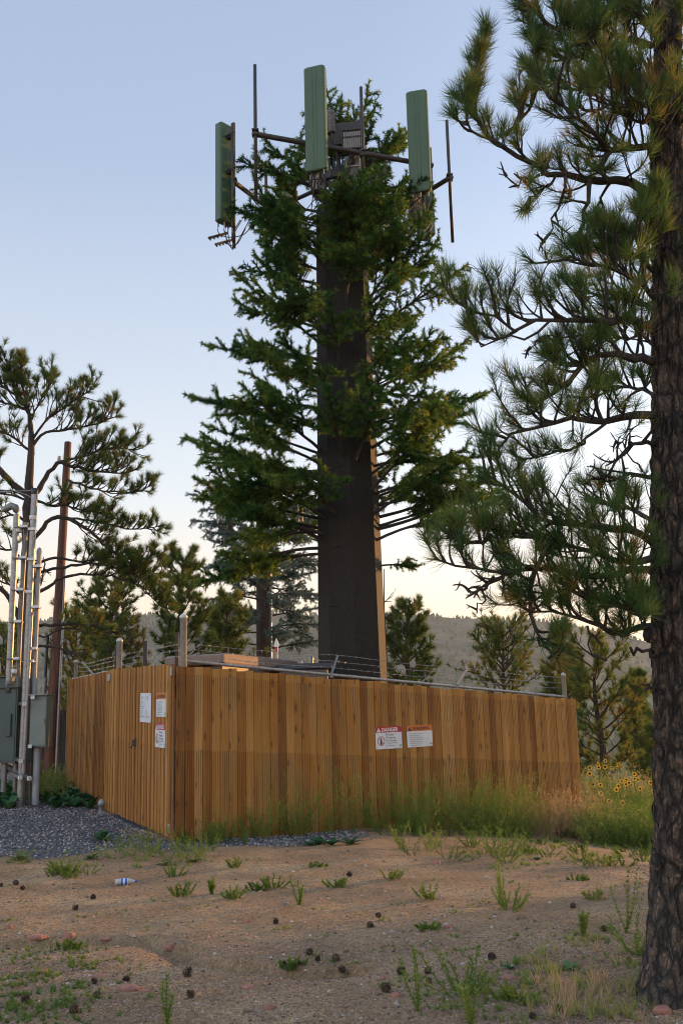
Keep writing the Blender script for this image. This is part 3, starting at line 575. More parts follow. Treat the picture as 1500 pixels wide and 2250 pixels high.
def boards(mb, a, b, ha, hb, bw, th=.018, offset=0., u0=0., stagger=.004, light=None):
    """upright boards between ground points a,b; ha/hb heights at both ends"""
    a = np.asarray(a); b = np.asarray(b); e = b-a; Lh = math.hypot(e[0], e[1]); d = np.array([e[0]/Lh, e[1]/Lh, 0]); nn = np.array([d[1], -d[0], 0])
    if nn[1] > 0: nn = -nn
    n_ = max(1, int(round(Lh/bw))); w_ = Lh/n_
    for i in range(n_):
        t0, t1 = i/n_, (i+1)/n_; gap = .0032; f_ = offset+random.uniform(-.003, .003)+(stagger if i % 2 else 0); tilt = random.uniform(-.0022, .0022)
        h_ = ha+(hb-ha)*(t0+t1)/2+random.uniform(-.011, .011); zb = a[2]+(b[2]-a[2])*(t0+t1)/2-.02+random.uniform(-.01, .01)
        rv = random.random()
        if random.random() < .12: rv = 1.35
        elif random.random() < .2: rv = -.25
        P0 = a+e*t0; P1 = a+e*t1; A_ = np.array([P0[0], P0[1], 0])+d*gap; B_ = np.array([P1[0], P1[1], 0])-d*gap
        u_a = u0+i*.14; u_b = u_a+.14
        front = nn*(f_+th/2); back = nn*(f_-th/2); V = []
        for z_, tl in ((zb, tilt), (zb+h_+.02, -tilt)):
            V += [A_+front+nn*tl+[0, 0, z_], B_+front-nn*tl+[0, 0, z_], B_+back+[0, 0, z_], A_+back+[0, 0, z_]]
        Fc = [[0, 1, 5, 4], [1, 2, 6, 5], [2, 3, 7, 6], [3, 0, 4, 7], [4, 5, 6, 7], [3, 2, 1, 0]]
        uvq = [[(u_a, 0), (u_b, 0), (u_b, 1), (u_a, 1)], [(u_b, 0), (u_b+.01, 0), (u_b+.01, 1), (u_b, 1)], [(u_a, 0), (u_b, 0), (u_b, 1), (u_a, 1)], [(u_b, 0), (u_b+.01, 0), (u_b+.01, 1), (u_b, 1)], [(u_a, .97), (u_b, .97), (u_b, .99), (u_a, .99)], [(u_a, 0), (u_b, 0), (u_b, .01), (u_a, .01)]]
        if nn[0]*(-d[1])+nn[1]*d[0] > 0 or True: pass
        mb.add(V, Fc, 0, rv, np.array(uvq))
    return d, nn
def post(name, p, h, r, parent, mat='postgalv'):
    b_ = MB(); lathe(b_, p, [(r, 0), (r, h-.02), (r*1.12, h-.02), (r*1.12, h+.015), (r*.95, h+r*.55), (r*.55, h+r*.95), (.001, h+r*1.08)], 18)
    return b_.build(name, M[mat], parent, True)
def topz(px, py, P): return at(px, py, P[1])[2]
def barbed(p_list, parent, r=.0035):
    P = smoothp(p_list, 40); b_ = MB(); tube(b_, P+rng.normal(0, .004, P.shape), r, 4)
    Lw = np.linalg.norm(np.diff(P, axis=0), axis=1).sum(); Q = resample(P, int(Lw/.13))
    for q_ in Q:
        for s_ in (0, 1):
            d_ = rng.normal(size=3); d_ /= np.linalg.norm(d_); tube(b_, [q_-d_*.022, q_+d_*.022], [.002, .002], 3, cap=False)
    return b_.build('barbed_wire', M['galv'], parent)
# --- long fence facing the camera
hC = topz(385, 1461, CORN)-CORN[2]; hR = topz(1263, 1537, RIGHT)-RIGHT[2]
fence = thing('board_fence', (CORN+RIGHT)/2*[1, 1, 1], 'long honey brown cedar board fence running right from the corner below the tower', 'fence')
fmb = MB(); dL, nL = boards(fmb, CORN, RIGHT, hC, hR, .14); fmb.build('board_panel', M['wood'], fence)
b_ = MB()
for fr_ in (.12, .5, .88):
    a_ = CORN+[0, 0, hC*fr_]; c_ = RIGHT+[0, 0, hR*fr_]; e = c_-a_; ln = np.linalg.norm(e); X_ = e/ln; box(b_, (a_+c_)/2-nL*.035, (ln-.1, .04, .09), (X_, np.cross([0, 0, 1], X_), np.array([0, 0, 1.])))
b_.build('back_rail', M['railwood'], fence)
def on_long(px, py, back=0.): return onplane(px, py, CORN-nL*back, nL)
r0 = on_long(412, 1453, .085); r1 = on_long(1240, 1531, .085)
b_ = MB(); tube(b_, resample([r0, r1], 24), .024, 12); b_.build('top_rail', M['galv'], fence, True)
for t in (.155, .37, .55, .78, .96):
    b_ = MB(); q_ = r0+(r1-r0)*t; tube(b_, [q_-nrm(r1-r0)*.05, q_+nrm(r1-r0)*.05], .029, 12); b_.build('rail_sleeve', M['galv'], fence, True)
cp = on_long(403, 1455, .09); post('post', np.array([cp[0], cp[1], CORN[2]]), at(403, 1349, cp[1])[2]-CORN[2]-.05, .052, fence)
rp_ = on_long(1240, 1535, .09); post('post', np.array([rp_[0], rp_[1], RIGHT[2]]), at(1240, 1478, rp_[1])[2]-RIGHT[2]-.04, .042, fence)
arms = []
for (x0, y0, x1, y1, bk) in ((728, 1481, 742, 1440, .35), (1003, 1505, 1026, 1469, .4)):
    a_ = on_long(x0, y0, .085); c_ = at(x1, y1, a_[1]+bk); b_ = MB()
    ax = nrm(c_-a_); sd_ = nrm(np.cross(ax, [0, 1, .2])); box(b_, (a_+c_)/2, (.035, .012, np.linalg.norm(c_-a_)), (sd_, np.cross(ax, sd_), ax)); box(b_, a_-[0, 0, .02], (.06, .06, .07)); b_.build('wire_arm', M['galvdull'], fence); arms.append((a_, c_))
pt = lambda px, py, q_: at(px, py, q_[1])
for k_, (y0, y1, y2, y3, fr_) in enumerate(((1413, 1441, 1470, 1489, 1.), (1425, 1456, 1482, 1501, .66), (1437, 1470, 1495, 1513, .33))):
    a0 = pt(409, y0, cp); A1 = arms[0][0]+(arms[0][1]-arms[0][0])*fr_; A2 = arms[1][0]+(arms[1][1]-arms[1][0])*fr_; a3 = pt(1238, y3, rp_)
    barbed([a0, (a0+A1)/2-[0, 0, .03], A1, (A1+A2)/2-[0, 0, .02], A2, (A2+a3)/2-[0, 0, .02], a3], fence)
# --- gate
hG = topz(243, 1471, GATE)-GATE[2]; hL = topz(152, 1495, LEFT)-LEFT[2]
gate = thing('gate', (CORN+GATE)/2, 'tall cedar board gate with three signs on it, left of the fence corner', 'gate')
gc = CORN+nrm(GATE-CORN)*.05+np.array([-.01, 0, 0]); ge = GATE
b_ = MB(); dG, nG = boards(b_, gc, ge, hC+.01, hG, .088, stagger=.010); b_.build('board_panel', M['wood2'], gate)
b_ = MB()
for fr_ in (.1, .5, .9):
    a_ = gc+[0, 0, hC*fr_]; c_ = ge+[0, 0, hG*fr_]; e = c_-a_; ln = np.linalg.norm(e); X_ = e/ln; box(b_, (a_+c_)/2-nG*.04, (ln-.1, .045, .09), (X_, np.cross([0, 0, 1], X_), np.array([0, 0, 1.])))
b_.build('frame', M['galv'], gate)
def on_gate(px, py, back=0.): return onplane(px, py, gc-nG*back, nG)
for (px, py) in ((377, 1476), (372, 1822)):
    q_ = on_gate(px, py, -.02); b_ = MB(); lathe(b_, q_-[0, 0, .06], [(.016, 0), (.022, .01), (.022, .05), (.016, .055), (.022, .06), (.022, .11), (.012, .13)], 12); box(b_, q_-nG*.01+dG*.03, (.07, .012, .05), (dG, nG, np.array([0, 0, 1.]))); b_.build('hinge', M['galv'], gate)
q_ = on_gate(297, 1632, -.03); b_ = MB(); box(b_, q_, (.07, .05, .10), bev=.012); tube(b_, [q_+[0, 0, .05], q_+[.02, -.01, .09], q_+[.05, -.01, .08], q_+[.05, 0, .04]], .008, 6); tube(b_, [q_-[.03, 0, .02], q_-[.06, .02, .08]], .012, 6); b_.build('padlock', M['black'], gate)
for (px, y0, y1, w_) in ((319, 1408, 1460, .062), (389, 1390, 1457, .055)):
    q_ = on_gate(px, y1, .12) if px < 380 else on_gate(382, y1, .14); tz = at(px, y0, q_[1])[2]; q_ = at(px, y1, q_[1]); b_ = MB(); box(b_, np.array([q_[0], q_[1], (tz+q_[2]-.5)/2]), (w_, .03, tz-q_[2]+.5))
    for k_ in range(6): lathe(b_, np.array([q_[0]+.01, q_[1]-.02, q_[2]+.04+k_*.06]), [(.008, 0), (.008, .012)], 8)
    b_.build('bracket_bar', M['black'], gate)
q_ = on_gate(256, 1466, .1); tz = at(256, 1420, q_[1])[2]; b_ = MB(); box(b_, np.array([q_[0], q_[1], (tz+q_[2])/2-.2]), (.06, .03, tz-q_[2]+.4)); b_.build('bracket_bar', M['black'], gate)
# --- left fence
lf = thing('board_fence', (GATE+LEFT)/2, 'short pale cedar board fence left of the gate, running away from the camera', 'fence')
b_ = MB(); d3, n3_ = boards(b_, GATE+nrm(LEFT-GATE)*.03, LEFT, hG-.03, hL, .095, stagger=.014); b_.build('board_panel', M['wood2'], lf)
def on_left(px, py, back=0.): return onplane(px, py, GATE-n3_*back, n3_)
a_ = on_left(236, 1476, .05); c_ = on_left(160, 1493, .05); b_ = MB(); tube(b_, [a_, c_], .024, 10); b_.build('top_rail', M['galv'], lf, True)
gp_ = on_gate(262, 1470, .13); post('post', np.array([gp_[0], gp_[1], GATE[2]]), at(262, 1402, gp_[1])[2]-GATE[2]-.05, .052, lf)
lp_ = on_left(167, 1495, .08); post('post', np.array([lp_[0], lp_[1], LEFT[2]]), at(167, 1449, lp_[1])[2]-LEFT[2]-.05, .042, lf)
for (x0, y0, x1, y1) in ((207, 1483, 181, 1454),):
    a_ = on_left(x0, y0, .05); c_ = at(x1, y1, a_[1]+.1); ax = nrm(c_-a_); b_ = MB(); sd_ = nrm(np.cross(ax, [0, 1, .2])); box(b_, (a_+c_)/2, (.04, .012, np.linalg.norm(c_-a_)), (sd_, np.cross(ax, sd_), ax)); b_.build('wire_arm', M['galvdull'], lf)
for y0, y1, y2, y3 in ((1452, 1458, 1441, 1409), (1463, 1466, 1450, 1422), (1474, 1475, 1462, 1436)):
    barbed([at(168, y0, lp_[1]), at(190, y1, 22.), at(258, y2, gp_[1])], lf)
    barbed([at(262, y2, gp_[1]), at(330, (y2+y3)/2+2, (gp_[1]+cp[1])/2), at(400, y3+6, cp[1])], lf)
b_ = MB(); q_ = on_left(241, 1487, -.02); lathe(b_, q_-[0, 0, .08], [(.03, 0), (.04, .01), (.04, .1), (.02, .13)], 12); b_.build('hinge', M['galv'], lf)
q_ = on_gate(231, 1768, -.03); q_[2] = gz1(q_[0], q_[1]); b_ = MB(); lathe(b_, q_+[-.05, -.05, 0], [(.045, 0), (.045, .15), (.06, .15), (.06, .2), (.03, .24), (.001, .26)], 12); tag(b_.build('pipe_stub', M['plastic'], smooth=True), 'grey capped pipe stub on the gravel at the far end of the gate', 'pipe stub')
# ------------------------------------------------------------------ signs
def text(s_, x, y, h, P, XA, YA, NA, mat, parent, name='lettering', wmax=None, align='LEFT', bold=0.):
    cu = bpy.data.curves.new('t', 'FONT'); cu.body = s_; cu.size = 1; cu.align_x = align; cu.align_y = 'BOTTOM_BASELINE'; cu.offset = bold; cu.resolution_u = 2; cu.extrude = 0
    ob = bpy.data.objects.new('t', cu); C.objects.link(ob); dg = bpy.context.evaluated_depsgraph_get(); me = bpy.data.meshes.new_from_object(ob.evaluated_get(dg)); bpy.data.objects.remove(ob)
    V = np.array([v.co[:] for v in me.vertices]); 
    k_ = h/.72; sxx = k_
    wdt = (V[:, 0].max()-V[:, 0].min())*k_
    if wmax: sxx = k_*min(1.0 if wdt < wmax else 9, wmax/wdt)
    W = P+np.outer(V[:, 0]*sxx+x, XA)+np.outer(V[:, 1]*k_+y, YA)+NA*.0035
    me.vertices.foreach_set('co', W.astype(np.float32).ravel()); me.materials.append(mat); me.update(); me.name = name
    o = bpy.data.objects.new(name, me); C.objects.link(o); o.parent = parent; o.matrix_parent_inverse = parent.matrix_basis.inverted(); return o
class Sign:
    def __init__(s, corners, planef, nn, label, name='sign'):
        tl, tr, br, bl = [planef(x, y, -.020) for x, y in corners]
        s.X = nrm((tr-tl)+(br-bl)); s.Y = nrm((tl-bl)+(tr-br)); s.Nn = nrm(np.cross(s.X, s.Y)); s.Y = np.cross(s.Nn, s.X)
        s.w = (np.linalg.norm(tr-tl)+np.linalg.norm(br-bl))/2; s.h = (np.linalg.norm(tl-bl)+np.linalg.norm(tr-br))/2; c = (tl+tr+br+bl)/4
        s.P = c-s.X*s.w/2-s.Y*s.h/2; s.t = thing(name, c, label, 'sign', 'safety signs on the fence'); b_ = MB(); box(b_, c, (s.w, s.h, .004), (s.X, s.Y, s.Nn)); b_.build('panel', M['signwhite'], s.t)
        for (i, j) in ((.03, .04), (.97, .04), (.03, .96), (.97, .96)): 
            b_ = MB(); lathe(b_, s.P+s.X*s.w*i+s.Y*s.h*j, [(.006, 0), (.006, .006), (.001, .007)], 6, (s.X, s.Y, s.Nn)); b_.build('screw', M['galvdull'], s.t)
    def rect(s, x0, y0, x1, y1, mat, name='stripe', lift=.0022):
        b_ = MB(); q = [s.P+s.X*s.w*x+s.Y*s.h*y+s.Nn*lift for x, y in ((x0, y0), (x1, y0), (x1, y1), (x0, y1))]; b_.add(q, [[0, 1, 2, 3]]); return b_.build(name, mat, s.t)
    def poly(s, pts, mat, name, lift=.0035, sub=None):
        b_ = MB(); V = [s.P+s.X*s.w*x+s.Y*s.h*y+s.Nn*lift for x, y in pts]; c = np.mean(V, 0); n_ = len(V); b_.add(np.vstack([V, c]), [[i, (i+1) % n_, n_] for i in range(n_)]); return b_.build(name, mat, s.t)
    def txt(s, st, x, y, h, mat, wmax=None, align='LEFT', bold=0.): return text(st, x*s.w, y*s.h, h*s.h, s.P, s.X, s.Y, s.Nn, mat, s.t, wmax=wmax*s.w if wmax else None, align=align, bold=bold)
    def ring(s, cx, cy, r0, r1, mat, name, lift=.0035):
        b_ = MB(); th = np.linspace(0, 2*math.pi, 29)[:-1]; V = [s.P+s.X*(s.w*cx+r*math.cos(t))+s.Y*(s.h*cy+r*math.sin(t))+s.Nn*lift for r in (r0, r1) for t in th]
        i = np.arange(28); b_.add(V, np.stack([i, (i+1) % 28, 28+(i+1) % 28, 28+i], -1)[:, ::-1]); return b_.build(name, mat, s.t)
def danger(corners, pf, nn, label):
    s = Sign(corners, pf, nn, label); s.rect(0, .73, 1, 1, M['signred'], 'header')
    s.poly([(.04, .755), (.21, .755), (.125, .955)], M['signwhite'], 'triangle'); s.txt('!', .125, .775, .12, M['ink'], align='CENTER', bold=.02).location = tuple(s.Nn*.002)
    s.txt('DANGER', .235, .775, .17, M['signwhite'], .70, bold=.03)
    s.rect(.395, .02, .402, .71, M['ink'], 'divider')
    r = s.h*.21; s.ring(.205, .36, r*.84, r, M['signred'], 'prohibition_symbol')
    hx = s.h/s.w
    s.poly([(.205-.03, .20), (.205+.03, .20), (.205+.034, .44), (.205-.034, .44)], M['ink'], 'figure', .003); s.ring(.205, .485, 0.0005, s.h*.026, M['ink'], 'figure', .003)
    q = .16*hx
    s.poly([(.205-q*.93, .36+.145), (.205-q*.80, .36+.165), (.205+q*.93, .36-.145), (.205+q*.80, .36-.165)], M['signred'], 'prohibition_symbol', .0045)
    s.txt('Private', .43, .585, .10, M['ink'], .40); s.txt('Property', .43, .45, .10, M['ink'], .46)
    s.txt('No Trespassing', .43, .335, .065, M['ink'], .52, bold=.01); s.txt('Violators will be', .43, .23, .065, M['ink'], .52); s.txt('prosecuted.', .43, .12, .065, M['ink'], .38)
    s.poly([(.88, .19), (.91, .14), (.98, .17), (.965, .10), (.93, .085), (.905, .11)], M['inkgreen'], 'logo')
def warning(corners, pf, nn, label):
    s = Sign(corners, pf, nn, label); s.rect(0, .73, 1, 1, M['signorange'], 'header')
    s.poly([(.04, .755), (.20, .755), (.12, .955)], M['ink'], 'triangle'); s.txt('!', .12, .775, .12, M['signorange'], align='CENTER', bold=.02).location = tuple(s.Nn*.002)
    s.txt('WARNING', .225, .785, .155, M['ink'], .73, bold=.02)
    for i, l in enumerate(('• Authorized Personnel Only', '• Hard Hats Required', '• Watch for Falling Materials', '• Watch for Tripping Hazards', '• Watch for Uneven Surfaces', '• In the Event of a T-storm,', '   Vacate the Compound')):
        s.txt(l, .08, .60-.089*i, .052, M['ink'], (.66, .48, .66, .68, .68, .62, .56)[i])
    s.poly([(.88, .19), (.91, .14), (.98, .17), (.965, .10), (.93, .085), (.905, .11)], M['inkgreen'], 'logo')
danger([(824, 1597.5), (881, 1594.5), (883, 1643.5), (825, 1647)], on_long, nL, 'red and white DANGER Private Property sign on the long fence')
warning([(893, 1594.5), (948, 1592), (950, 1639), (894.5, 1643)], on_long, nL, 'orange and white WARNING sign on the long fence right of the danger sign')
warning([(344.5, 1522.5), (365.3, 1522), (364.2, 1575), (343.2, 1574.7)], on_gate, nG, 'orange and white WARNING sign at the upper right of the gate')
danger([(342.3, 1588.7), (363.9, 1589.5), (362.7, 1644), (340.7, 1641)], on_gate, nG, 'red and white DANGER sign low on the gate beside the corner')
s = Sign([(309.7, 1523), (332.8, 1523), (331.3, 1588), (307.4, 1586)], on_gate, nG, 'tall plain white site notice with black text on the gate')
s.txt('Site', .08, .91, .022, M['ink']); s.txt('PCO341', .07, .83, .048, M['ink'], .26, bold=.02); s.txt('Parallel', .58, .825, .060, M['ink'], .36); s.txt('INFRASTRUCTURE', .58, .765, .026, M['radiodark'], .36)
s.poly([(.80, .90), (.83, .945), (.875, .965), (.86, .915)], M['inkgreen'], 'logo')
for (st, x, y, h, wm) in (('Site Name', .06, .765, .022, .16), ('CO Indian', .06, .71, .034, .26), ('BLDG 500 #9', .06, .645, .034, .30), ('Address', .06, .59, .024, .20), ('PO Box Lookout Rd', .06, .525, .036, .48), ('Golden, CO 80401', .06, .45, .036, .36), ('FCC REGISTRATION #', .06, .37, .026, .32), ('1275889', .06, .295, .040, .24), ('(888) 264-2512', .54, .365, .026, .32), ('info@pinfra.net', .54, .31, .026, .32), ('EMERGENCY CALLS:', .06, .175, .044, .50), ('888 873 288', .60, .175, .044, .36), ('P1224', .06, .07, .022, .16)):
    s.txt(st, x, y, h, M['ink'], wm)
s.rect(.05, .255, .95, .259, M['ink'], 'rule'); s.rect(.05, .145, .95, .149, M['ink'], 'rule')

# ------------------------------------------------------------------ things inside the compound
sh = thing('equipment_shelter', at(500, 1700, 19.5), 'flat roofed tan equipment shelter just visible above the fence corner', 'shelter')
a_, c_ = at(425, 1455, 16.9), at(598, 1450, 19.6); e = c_-a_; e[2] = 0; ln = np.linalg.norm(e); X_ = e/ln; Y_ = np.cross([0, 0, 1], X_); zt = at(500, 1447, 18.2)[2]
mid = (a_+c_)/2-Y_*.55; b_ = MB(); box(b_, np.array([mid[0], mid[1], zt-.09])+Y_*.55, (ln, 1.1, .17), (X_, Y_, np.array([0, 0, 1.])), bev=.05); b_.build('roof', M['tan'], sh)
b_ = MB(); box(b_, np.array([mid[0], mid[1], (zt-.2)/2])+Y_*.55, (ln-.3, .9, zt-.2), (X_, Y_, np.array([0, 0, 1.]))); b_.build('wall', M['radiodark'], sh)
b_ = MB(); box(b_, np.array([c_[0], c_[1], (zt-.2)/2])+Y_*.05-X_*.06, (.09, .09, zt-.2), (X_, Y_, np.array([0, 0, 1.]))); b_.build('corner_post', M['tan'], sh)
for (px, y0, y1, r, l_, mt_) in ((608, 1403, 1475, .020, 'thin white rod antenna with a red band and pointed cap', 'whitecap'), (664, 1452, 1478, .018, 'tiny white tipped rod antenna left of the short steel post', 'whitecap')):
    q_ = at(px, y1, 19.8); tz = at(px, y0, 19.8)[2]; g_ = gz1(q_[0], q_[1]); t_ = thing('rod_antenna', (q_[0], q_[1], g_), l_, 'antenna')
    b_ = MB(); lathe(b_, (q_[0], q_[1], g_), [(r, 0), (r, tz-g_-.26)], 12); b_.build('mast', M['galv'], t_, True)
    b_ = MB(); lathe(b_, (q_[0], q_[1], tz-.26), [(r*1.5, 0), (r*1.5, .10)], 12); b_.build('band', M['red'], t_, True)
    b_ = MB(); lathe(b_, (q_[0], q_[1], tz-.16), [(r*2, 0), (r*2.1, .05), (r*1.2, .12), (.002, .17)], 12); b_.build('cap', M[mt_], t_, True)
for (px, y0, d_, r, l_) in ((625, 1445, 19.5, .055, 'short fat steel post with domed cap behind the rod antenna'), (684, 1440, 20.5, .045, 'domed steel post standing left of the tower pole')):
    q_ = at(px, 1480, d_); g_ = gz1(q_[0], q_[1]); t_ = thing('steel_post', (q_[0], q_[1], g_), l_, 'post'); H_ = at(px, y0, d_)[2]-g_-.05; b_ = MB(); lathe(b_, (q_[0], q_[1], g_), [(r, 0), (r, H_)], 16); b_.build('pipe', M['galv'], t_, True)
    b_ = MB(); lathe(b_, (q_[0], q_[1], g_+H_), [(r*1.12, -.05), (r*1.12, 0), (r*.8, r*.8), (.001, r*1.1)], 16); b_.build('cap', M['galv'], t_, True)
t_ = thing('equipment_cabinet', at(680, 1600, 18.5), 'dark topped cabinet behind the fence at the foot of the tower', 'cabinet'); q_ = at(668, 1472, 18.6); b_ = MB(); box(b_, np.array([q_[0], q_[1], q_[2]/2]), (.85, .6, q_[2]), bev=.03); b_.build('body', M['radiodark'], t_)
b_ = MB(); V = [q_+np.array(v) for v in ((-.5, -.35, .01), (.5, -.35, .01), (.5, .4, .01), (-.5, .4, .01), (-.5, .02, .12), (.5, .02, .12))]; b_.add(V, [[0, 1, 5, 4], [2, 3, 4, 5], [0, 3, 2, 1]]); b_.add(V, [[1, 2, 5], [3, 0, 4]]); b_.build('roof', M['darkroof'], t_)

# ------------------------------------------------------------------ disguised cell tower
D0 = 19.8
B0 = at(775, 1490, D0); pole_x = at(755, 600, D0)[0]; px0 = B0[0]; bz = gz1(px0, D0)
tower = thing('cell_tower', (px0, D0, bz), 'tall monopole cell tower disguised as a pine with green panel antennas', 'cell tower')
def pole_r(z): return np.interp(z, [0, 2.5, 5, 8, 12.2, 14], [.625, .605, .57, .53, .475, .44])
b_ = MB(); zs = [bz-.3, 2.5, 4.2, 6, 8, 10, 11.4, 12.05]; rot = R_(-90-17)
V = []
for z_ in zs:
    R1 = pole_r(z_)/math.cos(R_(22.5)); V += [(px0+R1*math.cos(rot+R_(22.5+45*k_)), D0+R1*math.sin(rot+R_(22.5+45*k_)), z_) for k_ in range(8)]
i = np.arange(len(zs)-1)[:, None]*8; j = np.arange(8)[None]; k = (j+1) % 8
b_.add(V, np.stack([i+j, i+k, i+8+k, i+8+j], -1).reshape(-1, 4)); Vt = np.array(V[-8:]); b_.add(np.vstack([Vt, Vt.mean(0)]), [[q, (q+1) % 8, 8] for q in range(8)])
b_.build('pole', M['poleskin'], tower)
for (px, py) in ((722, 745), (744, 1024), (728, 1330), (735, 1200)):
    z_ = at(px, py, D0-.5)[2]; q_ = at(px, py, D0-pole_r(z_)-.02); b_ = MB(); tube(b_, [q_+[-.07, .04, 0], q_+[-.06, -.02, 0], q_+[.06, -.02, .01], q_+[.07, .04, 0]], .008, 5); b_.build('cable_hook', M['steeldark'], tower)
def fake_branch(Ln, seed, dens=1., grey=False):
    """one plastic pine bough along +X: bare arm, forked side arms, stubby bottle-brush twigs"""
    st = np.random.default_rng(seed); b_ = MB(); b_.local = True; P = []; Dn = []
    def brush(path, step=.034):
        Q = resample(path, max(3, int(np.linalg.norm(np.diff(path, axis=0), axis=1).sum()/step*dens))); T = np.gradient(Q, axis=0); T /= np.linalg.norm(T, axis=1)[:, None]+1e-9; P.append(Q); Dn.append(T)
    def spine(sp_, t0, r0):
        n = len(sp_); tube(b_, sp_, np.linspace(r0, .007, n), 6, 0); Lg = np.linalg.norm(np.diff(sp_, axis=0), axis=1).sum(); nt_ = max(5, int(Lg*(1-t0)*12.5)); brush(sp_[int(n*max(t0, .45)):])
        for k_ in range(nt_):
            t = t0+(1-t0)*(k_+st.random())/nt_; o = np.array([np.interp(t*(n-1), np.arange(n), sp_[:, c]) for c in range(3)]); T = nrm(sp_[min(n-1, int(t*(n-1))+1)]-sp_[max(0, int(t*(n-1))-1)])
            side = nrm(np.cross(T, [0, 0, 1]))*(-1 if k_ % 2 else 1); ang = R_(st.uniform(30, 75)); l_ = st.uniform(.16, .42)*(1.15-.5*t)*(1.25 if st.random() < .2 else 1)
            tw = curve(o, T*math.cos(ang)+side*math.sin(ang)+np.array([0, 0, st.uniform(-.75, .6)]), l_, 4, -.06, .16); tube(b_, tw, np.linspace(.010, .004, 5), 4, 0, cap=False); brush(tw)
            if l_ > .26:
                tw2 = curve(tw[2], nrm(tw[3]-tw[1])+st.normal(0, .7, 3), l_*.5, 3, -.03, .15); brush(tw2)
    n0 = 11; sp0 = curve((0, 0, 0), (1, 0, .06), Ln, n0-1, .0, .055); sp0[:, 2] += .03*np.sin(np.linspace(0, 3.1, n0)); sp0[-3:, 2] += np.array([.01, .05, .12]); spine(sp0, .30, .034)
    for sd_ in (-1, 1):
        for f_ in ((.26, .5), (.48, .36)):
            if st.random() < .82:
                i_ = int(f_[0]*(n0-1)+st.random()); T = nrm(sp0[i_+1]-sp0[i_]); s_ = nrm(np.cross(T, [0, 0, 1]))*sd_; a_ = R_(st.uniform(24, 46)); c_ = curve(sp0[i_], T*math.cos(a_)+s_*math.sin(a_)+np.array([0, 0, st.uniform(-.25, .25)]), Ln*f_[1]*st.uniform(.75, 1.15), 7, .03, .08); spine(c_, .22, .018)
    P = np.concatenate(P); Dn = np.concatenate(Dn)
    needles(b_, P, Dn, 9, .10 if not grey else .12, .020 if not grey else .020, 26, 66, .02, 1, va=np.clip(.42+.36*vn(P[:, 0]*2+seed, P[:, 1]*3)*2+st.normal(0, .16, len(P)), 0, 1))
    return b_
def bmeshes(mats, seeds, dens=1., grey=False): return [(Ln, fake_branch(Ln, sd_, dens, grey).build('branch', mats)) for Ln, sd_ in seeds]
protos = bmeshes([M['arm'], M['fake']], [(1.4, 1), (1.75, 2), (2.1, 3), (2.1, 4), (2.5, 5), (2.5, 6), (2.9, 7), (2.9, 8)])
def rotm(az_, tilt, roll):
    return Matrix.Rotation(az_, 4, 'Z') @ Matrix.Rotation(-tilt, 4, 'Y') @ Matrix.Rotation(roll, 4, 'X')
used = set()
def place_branch(root, base, az_, tilt, length, protos, roll=None):
    base = np.asarray(base)
    c_ = sorted(range(len(protos)), key=lambda i: abs(protos[i][0]-length)+random.random()*.3)[0]; Lp, pr = protos[c_]
    if (id(protos), c_) in used: o = pr.copy(); C.objects.link(o)
    else: o = pr; used.add((id(protos), c_))
    o.parent = root; s_ = length/Lp; mw = Matrix.Translation(Vector(base-np.array(root.location))) @ rotm(az_, tilt, random.uniform(-.5, .5) if roll is None else roll) @ Matrix.Diagonal((s_, s_*random.choice((-1, 1)), s_, 1))
    o.matrix_parent_inverse = Matrix.Identity(4); o.matrix_basis = mw; return o
nb = 0
zz_ = 5.25; a0 = 0.; lev = []
def reach(z_, side):            # silhouette half width from the pole axis, measured in the photo
    return np.interp(z_, [4.9, 6, 7.0, 8.0, 9, 10, 11.3, 12, 13.5, 14.5], ([2.9, 3.45, 3.2, 2.8, 2.5, 2.15, 2.2, 2.2, 1.7, 1.2] if side < 0 else [2.5, 3.2, 2.9, 2.85, 2.7, 2.5, 2.2, 1.7, 1.5, 1.1]))
k_ = 0
zlist = list(np.linspace(5.3, 11.0, 20))
for z_ in zlist:
    for j_ in range(3 if z_ > 7 else 3):
        a_ = (k_*2.399963+random.uniform(-.2, .2)) % (2*math.pi); k_ += 1; deg = math.degrees(a_)
        if 232 < deg < 308 and z_ < 9.6:          # few boughs point at the camera lower down
            a_ = R_(random.choice((random.uniform(200, 228), random.uniform(312, 338), random.uniform(-15, 20), random.uniform(165, 195)))); deg = math.degrees(a_) % 360
        side = -1 if 90 < deg < 270 else 1; ln = max(1.1, (reach(z_, side)-.35)*random.uniform(.66, 1.12)); tl = R_(random.uniform(2, 24)+(8 if z_ > 9 else 0))
        r_ = pole_r(z_)-.03; place_branch(tower, (px0+r_*math.cos(a_), D0+r_*math.sin(a_), z_+random.uniform(-.12, .12)), a_, tl, ln, protos); nb += 1
